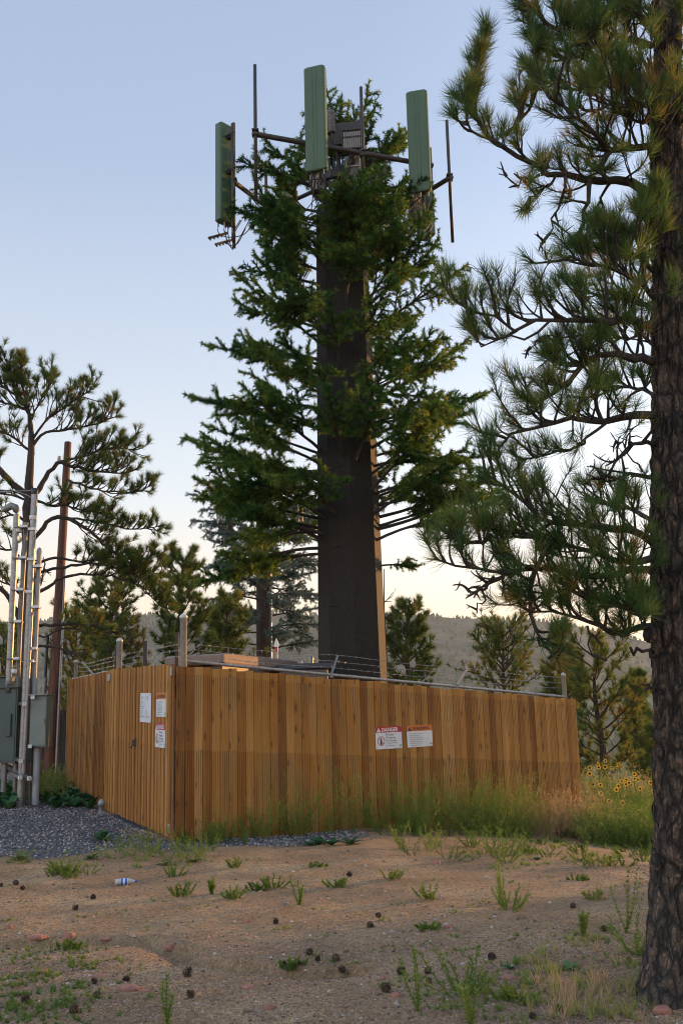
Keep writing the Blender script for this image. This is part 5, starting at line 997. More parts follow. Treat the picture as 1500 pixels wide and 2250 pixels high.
for (px, py, rw) in ((1418, 1392, .045), (1432, 1895, .04), (1447, 1215, .04), (1440, 1560, .022)):
    q_ = T(px+8, py, -.05); b_ = MB(); th8 = 12; lathe(b_, q_-[0, 0, rw*1.3], [(rw*.3, 0), (rw*.8, rw*.4), (rw, rw*1.1), (rw*.75, rw*2), (rw*.2, rw*2.6)], th8); b_.build('knot', M['bark'], pine, True)
def limb(pp, r0, r1, **k): return grow_limb(pine, [T(*q) for q in pp], r0, r1, **k)
K = dict(lside=.42, space=.055, cnt=46, nl=.125, nw=.0030, kidsc=1.0, vbase=.42)
def KK(**k): d = dict(K); d.update(k); return d
limb([(1440, 433, 0), (1372, 398, -.15), (1309, 396, -.3), (1254, 389, -.35), (1185, 383, -.4), (1170, 359, -.4), (1126, 341, -.4), (1097, 315, -.42), (1071, 293, -.4), (1042, 257, -.35), (1027, 238, -.3)], .034, .010, **KK(start=.12, kidsc=.75, lside=.34, uplift=.15))
limb([(1097, 315, -.42), (1066, 300, -.45), (1040, 285, -.45), (1022, 262, -.45), (1019, 225, -.45), (1028, 195, -.45)], .010, .005, **KK(start=.4, lside=.2, kidsc=.8))
limb([(1100, 300, -.4), (1122, 280, -.4), (1148, 257, -.35), (1170, 215, -.3), (1178, 175, -.3), (1181, 112, -.3)], .014, .006, **KK(start=.1, lside=.4, kidsc=1.2))
limb([(1052, 275, -.4), (1046, 230, -.35), (1046, 180, -.3), (1058, 130, -.3), (1066, 85, -.3)], .010, .005, **KK(start=.3, lside=.24, kidsc=1.2))
limb([(1317, 372, -.3), (1335, 330, -.25), (1383, 332, -.1), (1440, 318, 0)][::-1], .028, .016, **KK(start=.2, lside=.4, kidsc=1.2))
limb([(1335, 332, -.25), (1310, 300, -.4), (1298, 286, -.45), (1272, 255, -.5), (1240, 232, -.5), (1217, 222, -.55), (1190, 190, -.55)], .018, .007, **KK(start=.1, lside=.5, kidsc=1.3))
limb([(1430, 100, 0), (1372, 92, -.2), (1298, 106, -.4), (1254, 84, -.5), (1214, 59, -.5), (1166, 24, -.5), (1140, 0, -.5)], .026, .007, **KK(start=.15, lside=.36, kidsc=1.0))
limb([(1380, 130, -.1), (1291, 128, -.35), (1229, 121, -.45), (1188, 103, -.45), (1170, 80, -.4)], .018, .007, **KK(start=.1, lside=.42, kidsc=1.3))
limb([(1298, 106, -.4), (1270, 70, -.35), (1240, 30, -.3), (1225, -40, -.3)], .014, .006, **KK(start=.1, lside=.4))
limb([(1372, 92, -.2), (1375, 40, -.2), (1360, -20, -.2), (1330, -90, -.3)], .016, .007, **KK(start=.05, lside=.45, kidsc=1.3))
limb([(1450, 180, 0), (1400, 170, .2), (1340, 180, .4), (1290, 200, .5), (1240, 190, .6)], .020, .007, **KK(start=.1, lside=.5, kidsc=1.2))
limb([(1455, 250, 0), (1420, 230, -.3), (1380, 240, -.5), (1340, 230, -.6), (1300, 250, -.65)], .020, .007, **KK(start=.1, lside=.5, kidsc=1.2, vbase=.55))
limb([(1462, 60, 0), (1490, 20, .1), (1540, -10, .1)], .02, .007, **KK(start=.1, lside=.5, kidsc=1.2))
limb([(1470, 300, 0), (1500, 270, -.1), (1550, 240, -.2)], .02, .007, **KK(start=.1, lside=.45))
limb([(1445, 0, 0), (1410, -20, .2), (1360, 20, .3), (1310, 10, .4), (1280, 40, .45)], .02, .007, **KK(start=.1, lside=.5, kidsc=1.4))
limb([(1452, 110, 0), (1440, 60, -.3), (1420, 40, -.45), (1400, 10, -.5)], .02, .008, **KK(start=.1, lside=.45, kidsc=1.5))
limb([(1448, 320, -.05), (1440, 280, -.3), (1410, 250, -.5), (1400, 200, -.6)], .014, .006, **KK(start=.15, lside=.4, kidsc=1.2))
limb([(1295, 392, -.35), (1290, 430, -.35), (1278, 480, -.3), (1275, 530, -.3), (1282, 560, -.3)], .016, .006, **KK(start=.2, lside=.22, kidsc=.6, uplift=-.2))
limb([(1220, 386, -.4), (1190, 420, -.4), (1160, 440, -.4), (1145, 460, -.4)], .009, .004, **KK(start=.1, lside=.2, kidsc=.8, uplift=-.3, cnt=35))
limb([(1240, 388, -.4), (1240, 430, -.4), (1215, 470, -.4), (1210, 510, -.4), (1188, 540, -.4)], .010, .004, **KK(bare=True, lside=.22, kidsc=.6, start=.2))
limb([(1185, 383, -.4), (1160, 390, -.4), (1130, 405, -.4), (1095, 382, -.4)], .010, .004, **KK(bare=True, lside=.15, kidsc=.6))
limb([(1340, 400, -.2), (1320, 440, -.1), (1340, 480, 0), (1330, 520, 0)], .012, .004, **KK(start=.3, lside=.3, cnt=35, kidsc=.8, uplift=-.3))
# row at y 640..730
limb([(1440, 716, 0), (1390, 700, -.2), (1335, 704, -.4), (1262, 708, -.5), (1207, 700, -.5), (1133, 722, -.5), (1078, 692, -.5), (1030, 676, -.5), (996, 655, -.5)], .026, .006, **KK(start=.18, lside=.42, kidsc=.95, uplift=.5))
limb([(1207, 705, -.5), (1165, 735, -.5), (1122, 744, -.5), (1060, 752, -.5), (1032, 728, -.5), (1022, 712, -.5)], .009, .004, **KK(start=.5, lside=.18, kidsc=.6))
limb([(1330, 708, -.4), (1290, 735, -.5), (1210, 745, -.5), (1150, 772, -.5)], .008, .003, **KK(bare=True, lside=.2, kidsc=.5))
limb([(1438, 656, 0), (1401, 623, -.3), (1372, 609, -.4), (1335, 590, -.5), (1290, 575, -.5), (1250, 562, -.55)], .020, .007, **KK(start=.15, lside=.42, kidsc=1.3))
limb([(1440, 600, 0), (1400, 560, -.3), (1370, 540, -.4), (1335, 520, -.5)], .016, .007, **KK(start=.2, lside=.36, kidsc=1.2))
limb([(1440, 690, .05), (1400, 660, .4), (1330, 650, .7), (1260, 640, .8)], .018, .007, **KK(start=.15, lside=.45, kidsc=1.))
limb([(1450, 520, 0), (1425, 500, -.3), (1410, 470, -.4), (1425, 440, -.45)], .012, .006, **KK(start=.3, lside=.3, kidsc=1.2))
limb([(1470, 600, 0), (1500, 560, 0), (1540, 540, 0)], .02, .007, **KK(start=.1, lside=.4))
# 780..980
limb([(1440, 800, 0), (1386, 782, -.2), (1302, 784, -.3), (1272, 825, -.35), (1226, 852, -.4), (1181, 888, -.4), (1140, 872, -.4)], .030, .007, **KK(start=.1, lside=.42, kidsc=.95))
limb([(1302, 784, -.3), (1270, 800, -.35), (1230, 800, -.4), (1200, 785, -.4)], .012, .005, **KK(start=.1, lside=.3, kidsc=1.2))
limb([(1443, 915, 0), (1405, 913, -.15), (1325, 932, -.3), (1272, 917, -.4), (1196, 935, -.5), (1143, 943, -.5), (1097, 984, -.5)], .030, .006, **KK(start=.2, lside=.42, kidsc=.85, flat=.8))
limb([(1325, 930, -.3), (1310, 880, -.3), (1308, 850, -.3), (1300, 815, -.35), (1290, 790, -.35)], .016, .006, **KK(start=.2, lside=.4))
limb([(1330, 930, -.3), (1260, 985, -.4), (1200, 1000, -.4), (1150, 1010, -.4)], .010, .004, **KK(start=.3, lside=.25, kidsc=.6, uplift=0))
limb([(1438, 870, 0), (1400, 850, .3), (1360, 850, .5), (1310, 870, .7)], .016, .006, **KK(start=.15, lside=.4, kidsc=.9))
limb([(1438, 760, 0), (1410, 740, .2), (1370, 750, .4), (1340, 760, .5)], .016, .006, **KK(start=.15, lside=.4, kidsc=1.))
limb([(1440, 979, 0), (1393, 977, -.15), (1352, 1011, -.2), (1317, 1061, -.2)], .016, .005, **KK(bare=True, lside=.3, kidsc=.8))
limb([(1436, 1049, 0), (1393, 1038, -.1), (1344, 1049, -.2), (1320, 1040, -.2)], .016, .005, **KK(bare=True, lside=.3, kidsc=.8))
limb([(1410, 1036, -.1), (1380, 990, -.1), (1340, 950, -.2)], .006, .003, **KK(bare=True, lside=.2, kidsc=.5))
# 1040..1260
limb([(1437, 1194, 0), (1397, 1163, -.15), (1320, 1160, -.3), (1253, 1152, -.4), (1196, 1148, -.5), (1150, 1114, -.5), (1101, 1068, -.5), (1063, 1038, -.5)], .028, .006, **KK(start=.08, lside=.42, kidsc=1.0))
limb([(1437, 1225, 0), (1386, 1232, -.15), (1330, 1225, -.3), (1270, 1205, -.35), (1204, 1182, -.4), (1150, 1180, -.5), (1090, 1170, -.5), (1060, 1160, -.5)], .024, .006, **KK(start=.1, lside=.42, kidsc=.9))
limb([(1437, 1250, 0), (1360, 1265, -.2), (1260, 1260, -.4), (1158, 1250, -.5), (1082, 1266, -.5), (1017, 1243, -.55), (990, 1240, -.55), (955, 1228, -.55)], .026, .005, **KK(start=.12, lside=.40, kidsc=.9))
limb([(1180, 1180, -.5), (1190, 1230, -.5), (1170, 1270, -.5), (1170, 1310, -.5), (1166, 1346, -.5), (1173, 1395, -.5), (1204, 1420, -.5), (1230, 1460, -.5)], .020, .006, **KK(start=.1, lside=.3, kidsc=.9, uplift=.1))
limb([(1425, 1140, 0), (1390, 1120, .2), (1340, 1110, .4), (1290, 1090, .5)], .018, .006, **KK(start=.2, lside=.4, kidsc=.9))
limb([(1150, 1250, -.5), (1090, 1270, -.5), (1060, 1290, -.5), (1030, 1300, -.5)], .012, .005, **KK(bare=True, lside=.24, kidsc=1.0))
limb([(1085, 1266, -.5), (1068, 1300, -.5), (1055, 1322, -.5), (1047, 1348, -.5)], .010, .004, **KK(bare=True, lside=.12, kidsc=.7))
limb([(1085, 1180, -.5), (1060, 1190, -.6), (1030, 1190, -.6), (1000, 1200, -.6)], .010, .005, **KK(start=.1, lside=.32, kidsc=1.6))
# low boughs 1280..1390
limb([(1430, 1330, 0), (1370, 1330, -.3), (1300, 1320, -.45), (1240, 1300, -.5), (1190, 1310, -.5), (1150, 1330, -.5)], .020, .006, **KK(start=.1, lside=.40, kidsc=1.2))
limb([(1428, 1376, 0), (1380, 1385, -.2), (1348, 1390, -.3), (1310, 1378, -.4), (1272, 1357, -.4), (1196, 1338, -.5), (1160, 1345, -.5)], .022, .006, **KK(start=.1, lside=.30, kidsc=1.0, uplift=.3))
limb([(1415, 1370, -.1), (1400, 1350, -.4), (1385, 1345, -.55)], .010, .006, **KK(start=.3, lside=.28, kidsc=1.2))
limb([(1290, 1375, -.4), (1300, 1400, -.4), (1290, 1430, -.4), (1310, 1440, -.4)], .008, .003, **KK(bare=True, lside=.2, kidsc=.6))
limb([(1440, 1437, 0), (1410, 1432, -.1), (1384, 1423, -.15)], .014, .009, **KK(bare=True, lside=.03, kidsc=.2))
limb([(1440, 1522, 0), (1425, 1512, -.1), (1411, 1506, -.15)], .012, .008, **KK(bare=True, lside=.03, kidsc=.2))
limb([(1180, 1400, -.5), (1215, 1440, -.5), (1240, 1470, -.45)], .008, .004, **KK(bare=True, lside=.12, kidsc=.6))

# --- old pine at the left behind the conduits
DL = 21.5
lb = at(66, 1700, DL); lp = thing('pine_tree', (lb[0], DL, gz1(lb[0], DL)), 'spreading old pine at the left edge behind the tall conduits', 'tree')
def TL(px, py, dy=0.): return at(px, py, DL+dy)
b_ = MB(); b_pts = smoothp([(TL(62, 1760)), TL(60, 1500), TL(62, 1250), TL(64, 1100), TL(70, 1000), TL(69, 960)], 30); tube(b_, b_pts+rng.normal(0, .012, b_pts.shape), np.interp(np.arange(30), [0, 16, 24, 29], [.25, .17, .10, .06]), 18)
b_.build('trunk', M['bark_far'], lp, True)
def ll(pp, r0, r1, **k):
    d = dict(lside=.85, space=.075, cnt=60, nl=.165, nw=.009, seg=1, mat='pine_mid', side_r=.017, barkm='twig', twigs=2, uplift=.35, up=.12, tuftback=.10); d.update(k); return grow_limb(lp, [TL(*q) for q in pp], r0*.62, r1*.7, **d)
ll([(70, 1000), (69, 965), (64, 904), (42, 878), (26, 830), (22, 800)], .11, .03, start=.35)
ll([(64, 904), (50, 850), (45, 820), (47, 795)], .05, .02, start=.3, lside=.6)
ll([(60, 1090), (42, 1074), (0, 1032), (-40, 980)], .12, .06, start=.5)
ll([(74, 978), (96, 952), (128, 946), (179, 939), (224, 926), (250, 898)], .06, .015, start=.25, lside=.8)
ll([(74, 962), (106, 920), (144, 894), (178, 872), (198, 860)], .05, .015, start=.25, kidsc=1.1)
ll([(66, 930), (90, 880), (110, 850), (112, 830)], .04, .015, start=.2, kidsc=1.)
ll([(60, 900), (30, 890), (0, 880), (-30, 850)], .05, .02, start=.1, kidsc=1.1)
ll([(66, 990), (30, 960), (0, 950), (-30, 940)], .05, .02, start=.1, kidsc=1.1)
ll([(40, 870), (10, 850), (-5, 830), (-20, 800)], .04, .02, start=.1, kidsc=1.1)
ll([(70, 1090), (83, 1080), (106, 1038), (128, 1016), (154, 1022), (208, 1036), (275, 1040)], .10, .02, start=.45, lside=.9, kidsc=1.0)
ll([(128, 1016), (154, 1010), (190, 1000), (230, 985), (270, 985), (295, 990)], .05, .015, start=.2, lside=.75, kidsc=1.4)
ll([(150, 1054), (192, 1070), (243, 1080), (288, 1083), (336, 1064)], .04, .012, start=.1, lside=.55, kidsc=1.)
ll([(80, 1100), (110, 1110), (140, 1110), (180, 1120), (240, 1130)], .05, .015, start=.1, lside=.6, kidsc=1.2)
ll([(70, 1190), (83, 1176), (112, 1141), (144, 1138), (192, 1163), (224, 1192), (288, 1240), (352, 1262)], .09, .015, start=.35, lside=.7, kidsc=.9)
ll([(144, 1138), (224, 1147), (288, 1163), (355, 1154)], .04, .012, start=.2, lside=.5, kidsc=.9)
ll([(70, 1240), (122, 1227), (179, 1234), (243, 1224), (300, 1230), (355, 1222)], .05, .012, start=.3, lside=.5, kidsc=.7)
ll([(70, 1275), (90, 1259), (160, 1243), (224, 1240), (320, 1278), (368, 1342)], .06, .012, start=.35, lside=.55, kidsc=.8)
ll([(70, 1310), (90, 1298), (144, 1269), (192, 1262), (240, 1266), (304, 1285), (352, 1330)], .065, .012, start=.4, lside=.6, kidsc=.9)
ll([(75, 1385), (86, 1375), (160, 1371), (240, 1384), (262, 1395), (278, 1419), (284, 1400)], .06, .03, bare=True, lside=.5, kidsc=.4)
ll([(75, 1425), (86, 1419), (134, 1426), (160, 1436), (180, 1450)], .05, .02, bare=True, lside=.6, kidsc=.7)
ll([(60, 1330), (88, 1290), (100, 1240)], .02, .01, bare=True, lside=.4, kidsc=.8)
ll([(70, 1390), (100, 1400), (140, 1380), (200, 1390), (250, 1400)], .04, .01, start=.3, lside=.6, kidsc=.6)
for pp in (([(62, 1150), (30, 1130), (0, 1140), (-30, 1150)]), ([(60, 1240), (30, 1210), (0, 1205), (-30, 1200)]), ([(60, 1330), (30, 1290), (10, 1280), (-20, 1270)]), ([(62, 1100), (30, 1090), (0, 1085), (-30, 1090)])):
    ll(pp, .05, .02, start=.3, lside=.7, kidsc=.7)
ll([(50, 1375), (30, 1330), (12, 1300), (-10, 1288)], .10, .07, bare=True, lside=.3, kidsc=.4)

# --- smaller pines behind the fence
def small_pine(px, pyb, pyt, D, wpx, label, mat='pine_mid', seed=1, ntuft=1.0, vb=.35, lean=0., bareb=.12, group='young pines behind the fence', basez=None):
    st_ = rng.integers(1000); tp = at(px, pyt, D); bp = at(px-lean*.3, pyb, D); g_ = gz1(bp[0], D) if basez is None else basez; H_ = tp[2]-g_; wid = wpx*D/F
    t_ = thing('pine_tree', (bp[0], D, g_), label, 'tree', group); b_ = MB(); sp_ = smoothp([(bp[0], D, g_-.3), ((bp[0]*2+tp[0])/3+.1, D, g_+H_*.35), ((bp[0]+tp[0]*2)/3-.05, D, g_+H_*.7), tp], 16); tube(b_, sp_, np.linspace(.11+H_*.008, .02, 16), 8)
    TP = []; TD = []; vis = (at(px, pyb, D)[2]-g_)/H_
    nlv = int(H_*(1-vis*.6)*3.4); nlv = min(nlv, 46)
    for k_ in range(nlv):
        t = max(bareb, vis-.1)+(1-max(bareb, vis-.1))*(k_+.3)/nlv; prof = (math.sin(math.pi*min(1, (1-t)**.75*.85+.08)))**.8
        for q_ in range(3):
            a_ = k_*1.3+q_*2.1+rng.random(); l_ = wid*.5*prof*rng.uniform(.6, 1.12)+.15; o = np.array([np.interp(t*15, np.arange(16), sp_[:, c]) for c in range(3)]); c = curve(o, (math.cos(a_), math.sin(a_), .35+.5*t), l_, 6, .05, .1); tube(b_, c, np.linspace(.03, .008, 7), 4, cap=False)
            for w_ in range(1, 7):
                nk = 3 if w_ < 6 else 2
                if w_*l_/6 < .25: continue
                for _ in range(nk):
                    d_ = nrm(nrm(c[w_]-c[w_-1])+rng.normal(0, .7, 3)+[0, 0, .35]); e = c[w_]+d_*rng.uniform(.12, .42)*min(1, l_); TP.append(e); TD.append(nrm(d_+[0, 0, .4])); tube(b_, [c[w_], e], [.010, .006], 3, cap=False)
    TP.append(tp); TD.append([0, 0, 1]); b_.build('trunk', M['bark_far'], t_)
    fo = MB(); nd = D/30; TP = np.array(TP); va = np.clip(vb+.3*(vn(TP[:, 0]*1.2, TP[:, 2]*1.2)*1.6)+rng.normal(0, .14, len(TP)), 0, 1)
    needles(fo, TP, np.array(TD), int(46*ntuft), .19*max(1, nd*.9), .015*max(1, nd), 5, 75, .14, 0, va=va); fo.build('crown', M[mat], t_)
small_pine(402, 1480, 1232, 30, 135, 'dense upright young pine behind the domed corner post', vb=.3, seed=2, ntuft=1.5)
small_pine(245, 1480, 1288, 34, 180, 'broad olive green pine behind the gate posts', vb=.55, ntuft=1.5)
small_pine(170, 1560, 1360, 40, 170, 'low olive pine behind the utility pole', vb=.6)
small_pine(500, 1490, 1322, 34, 120, 'young pine half hidden behind the thinner grey tower', vb=.45, ntuft=1.3)
small_pine(10, 1600, 1388, 36, 130, 'dark pine behind the cabinets at the left edge', vb=.3)
0 and small_pine(335, 1500, 1385, 44, 110, 'small far pine between gate posts and dense young pine', vb=.5)
small_pine(896, 1495, 1342, 30, 130, 'upright pine just right of the tower base behind the fence', vb=.35, ntuft=1.5)
small_pine(1105, 1500, 1388, 33, 190, 'open crowned round pine above the middle right of the fence', vb=.55, ntuft=.8)
small_pine(1235, 1530, 1432, 31, 90, 'young pine behind the domed end post of the fence', vb=.55, ntuft=1.3)
small_pine(1306, 1690, 1425, 27, 215, 'wide lopsided pine growing just past the right end of the fence', vb=.5, bareb=.2, ntuft=1.3, lean=-30)
small_pine(1395, 1640, 1485, 48, 70, 'slim dark pine next to the big trunk above the valley', vb=.2)
small_pine(1440, 1700, 1600, 36, 90, 'low dark pine bough mass beside the big trunk', vb=.3)
0 and small_pine(1010, 1500, 1440, 36, 80, 'low pine top just above the fence left of the round pine', vb=.55)
# dead spindly tree by the pole
q_ = at(846, 1480, 25.); t_ = thing('dead_tree', (q_[0], 25., gz1(q_[0], 25.)), 'thin leafless tree right beside the tower pole', 'tree'); b_ = MB(); sp_ = smoothp([(q_[0], 25., gz1(q_[0], 25.)), at(848, 1430, 25.), at(844, 1350, 25.), at(843, 1250, 25.)], 14); tube(b_, sp_, np.linspace(.04, .012, 14), 6); b_.build('trunk', M['twig'], t_)
for k_ in range(22):
    b_ = MB(); o = sp_[rng.integers(5, 14)]; c = curve(o, (rng.choice((-1, 1, 1)), rng.normal(0, .5), .4), rng.uniform(.25, .6), 5, .05, .25); tube(b_, c, np.linspace(.012, .005, 6), 4, cap=False)
    e = curve(c[3], nrm(c[3]-c[2]+rng.normal(0, .5, 3)), .2, 3, 0, .2); tube(b_, e, np.linspace(.007, .004, 4), 3, cap=False); b_.build('branch', M['twig'], t_)
# pines just outside the right of the frame, whose shade falls on the bare dirt
for (x_, y_, h_, w_, l_) in ((8.4, 11.2, 4.6, 3.6, 'bushy pine off to the right of the big trunk, nearest one'), (10.2, 13.6, 4.8, 3.4, 'bushy pine off to the right, second one back'), (6.6, 8.6, 3.6, 2.6, 'short bushy pine off to the right of the big trunk'), (12.6, 16.6, 4.4, 3.2, 'bushy pine off to the right, farthest one'), (7.2, 6.4, 4.2, 3.2, 'bushy pine off to the right of the camera')):
    tp_ = proj((x_, y_, h_-.4)); bp_ = proj((x_, y_, 0.)); small_pine(tp_[0], bp_[1], tp_[1], y_, w_*F/y_, l_, group='pines beyond the right edge', ntuft=.5)
# ------------------------------------------------------------------ weeds, grass, flowers
def weed_clump(b_, p, h, w_, nst, va, leafl=.02, leafw=.006, dens=26, upr=.5):
    """feathery many-stemmed weed"""
    for s_ in range(nst):
        a_ = rng.random()*6.28; d = np.array([math.cos(a_)*w_, math.sin(a_)*w_, upr+rng.random()*.6]); l_ = h*rng.uniform(.55, 1.1); c = curve(p+np.array([math.cos(a_), math.sin(a_), 0])*w_*.12*rng.random(), d, l_, 6, .05, .12)
        tube(b_, c, np.linspace(.0035, .0012, 7), 3, 0, va, cap=False)
        Q = resample(c[1:], 7); T_ = np.gradient(Q, axis=0); SP = []; SD = []
        for q_, t_ in zip(Q, T_):
            for _ in range(2):
                d2 = nrm(nrm(t_)+rng.normal(0, .75, 3)); l2 = l_*rng.uniform(.08, .22); SP += [q_+d2*l2*f for f in (.35, .7, 1.)]; SD += [d2]*3
                b_.add([q_-[.0008, 0, 0], q_+[.0012, 0, 0], q_+d2*l2], [[0, 1, 2]], 0, va)
        needles(b_, np.array(SP), np.array(SD), max(2, dens//8), leafl, leafw, 15, 80, .03, 0, va=np.clip(va+rng.normal(0, .08, len(SP)), 0, 1))
b_ = MB()
def strip(px0_, px1_, n, hfun, vfun, back=.28):
    for _ in range(n):
        t = (rng.uniform(px0_, px1_)-385)/(1282-385); q_ = CORN+(RIGHT-CORN)*t+nL*rng.uniform(.05, back+.35); q_[2] = gz1(q_[0], q_[1]); weed_clump(b_, q_, hfun(t), .55, int(rng.integers(5, 9)), vfun(t), .024, .0065, 26)
hf = lambda t: np.interp(t, [0, .1, .22, .34, .36, .44, .46, .62, .7, .8, .9, 1.], [.3, .4, 1.0, .9, .6, .8, 1.1, 1.1, .95, .95, .9, .7])*rng.uniform(.5, 1.15)
vf = lambda t: float(np.clip(np.interp(t, [0, .5, .68, .80, 1], [.25, .3, .4, .85, .92])+rng.normal(0, .12), 0, 1))
strip(700, 1290, 130, hf, vf, .7); strip(500, 700, 16, hf, vf, .3); strip(385, 500, 7, hf, vf, .3)
for _ in range(13):              # bush mass bulging out in front of the middle
    q_ = ong(rng.uniform(880, 1130), rng.uniform(1860, 1905)); weed_clump(b_, q_, rng.uniform(.25, .5), .7, 7, vf(.4), .022, .006, 26)
for _ in range(22):
    q_ = ong(rng.uniform(240, 470), rng.uniform(1850, 1895)); weed_clump(b_, q_, rng.uniform(.15, .38), .8, 5, .35+.1*rng.random(), .02, .005, 22)
for _ in range(14):
    q_ = ong(rng.uniform(120, 190), rng.uniform(1905, 1930)); weed_clump(b_, q_, rng.uniform(.08, .2), .9, 6, .2+.1*rng.random(), .02, .005, 22)
tag(b_.build('weeds', M['weed']), kind='stuff')
# low green tufts and dry grass spread over the dirt
b_ = MB()
def tuft(p, h, n, va, sp_=.9, wd=.004):
    P_ = np.repeat(np.asarray(p)[None], 1, 0); needles(b_, P_+[[0, 0, 0]], np.array([[0, 0, 1.]]), n, h, wd, 5, 70*sp_, .0, 0, va=[va])
def patch(n, x0, x1, y0, y1, h, va, cnt=16, spx=.9):
    for _ in range(n):
        q_ = ong(rng.uniform(x0, x1), rng.uniform(y0, y1)); m_ = rng.integers(2, 6)
        for _ in range(m_):
            r_ = q_+np.array([rng.normal(0, .05), rng.normal(0, .05), 0]); r_[2] = gz1(r_[0], r_[1])-.003; tuft(r_, h*rng.uniform(.6, 1.3), cnt, float(np.clip(va+rng.normal(0, .1), 0, 1)), spx, .0045)
patch(80, 0, 200, 2080, 2250, .045, .12); patch(22, 100, 330, 2080, 2240, .045, .25); patch(30, 20, 560, 1870, 1905, .07, .4); patch(26, 1150, 1440, 1840, 1900, .09, .35); patch(24, 1000, 1200, 1865, 1910, .07, .3)
patch(40, 1180, 1430, 2070, 2250, .09, .7, 14, .6); patch(30, 1100, 1420, 2030, 2240, .05, .4); patch(22, 940, 1200, 2150, 2250, .06, .45); patch(30, 560, 1400, 1900, 2120, .035, .35); patch(22, 860, 1120, 2080, 2240, .04, .3); patch(30, 0, 560, 1900, 2060, .025, .4)
patch(16, 1220, 1330, 2090, 2240, .12, .9, 12, .5)
tag(b_.build('grass', M['weed']), kind='stuff')
# rough bank right of the fence: grass mass under the sunflowers
b_ = MB()
for _ in range(860):
    Dd = rng.uniform(17., 25.5); px = rng.uniform(1262, 1480) if _ < 600 else rng.uniform(1480, 1750); q_ = at(px, 1700, Dd); q_[2] = gz1(q_[0], q_[1])
    if q_[0] < np.interp(q_[1], [CORN[1], RIGHT[1], 30], [CORN[0], RIGHT[0], 5.4])+.1: continue
    va = float(np.clip(.3+.55*(vn(q_[0]*.9, q_[1]*.5)+.3)+rng.normal(0, .12)+.35*(Dd > 22.5), 0, 1)); weed_clump(b_, q_, rng.uniform(.35, .7)+.55*ss(18.5, 23, Dd)*rng.random(), .5, 5, va, .035, .010, 18, .7)
for _ in range(60):
    q_ = ong(rng.uniform(1150, 1450), rng.uniform(1838, 1905)); weed_clump(b_, q_, rng.uniform(.06, .2), .8, 5, float(np.clip(.25+rng.normal(0, .25), 0, 1)), .025, .007, 18)
tag(b_.build('meadow', M['weed']), kind='stuff')
# hedge of low scrub under the small pines, beyond the fence at the left
b_ = MB()
for _ in range(60):
    q_ = at(rng.uniform(60, 150), 1700, rng.uniform(19.5, 25)); q_[2] = gz1(q_[0], q_[1]); weed_clump(b_, q_, rng.uniform(.2, .6), .6, 5, float(np.clip(.5+rng.normal(0, .2), 0, 1)), .035, .009, 18)
tag(b_.build('scrub', M['weed']), kind='stuff')
# single plants on the dirt
def leafy(px, py, h, label, kind_, va=.35):
    q_ = ong(px, py); t_ = None; b_ = MB()
    if kind_ == 'spike':
        for s_ in range(rng.integers(3, 7)):
            c = curve(q_, (rng.normal(0, .25), rng.normal(0, .25), 1), h*rng.uniform(.6, 1.05), 6, .1, .06); tube(b_, c, np.linspace(.004, .0015, 7), 4, 0, va); Q = resample(c, 14); T_ = np.gradient(Q, axis=0)
            needles(b_, Q, T_, 6, .035, .009, 35, 75, .0, 0, va=np.full(14, va))
    elif kind_ == 'bush': weed_clump(b_, q_, h, .75, 12, va, .02, .007, 30)
    else:
        for s_ in range(9):
            a_ = s_*.7+rng.random()*.4; d = np.array([math.cos(a_), math.sin(a_), rng.uniform(.25, 1.)]); d = nrm(d); sd_ = np.array([-math.sin(a_), math.cos(a_), 0]); l_ = h*rng.uniform(.6, 1.1); wv = l_*.17
            pts = [q_+d*l_*f+np.array([0, 0, -l_*.25*f*f]) for f in (0, .3, .6, .85, 1)]; ws = (.15, .9, 1, .6, 0.02); V = []
            for p_, w_ in zip(pts, ws): V += [p_-sd_*wv*w_+[0, 0, wv*.3*w_], p_+[0, 0, -.0], p_+sd_*wv*w_+[0, 0, wv*.3*w_]]
            f_ = [[3*i+k_, 3*i+k_+1, 3*i+k_+4, 3*i+k_+3] for i in range(4) for k_ in (0, 1)]; b_.add(V, f_, 0, float(np.clip(va+rng.normal(0, .15), 0, 1)))
    o = b_.build('weed', M['broad'] if kind_ == 'broad' else M['weed']); tag(o, label, 'weed', 'single weeds on the dirt'); return o
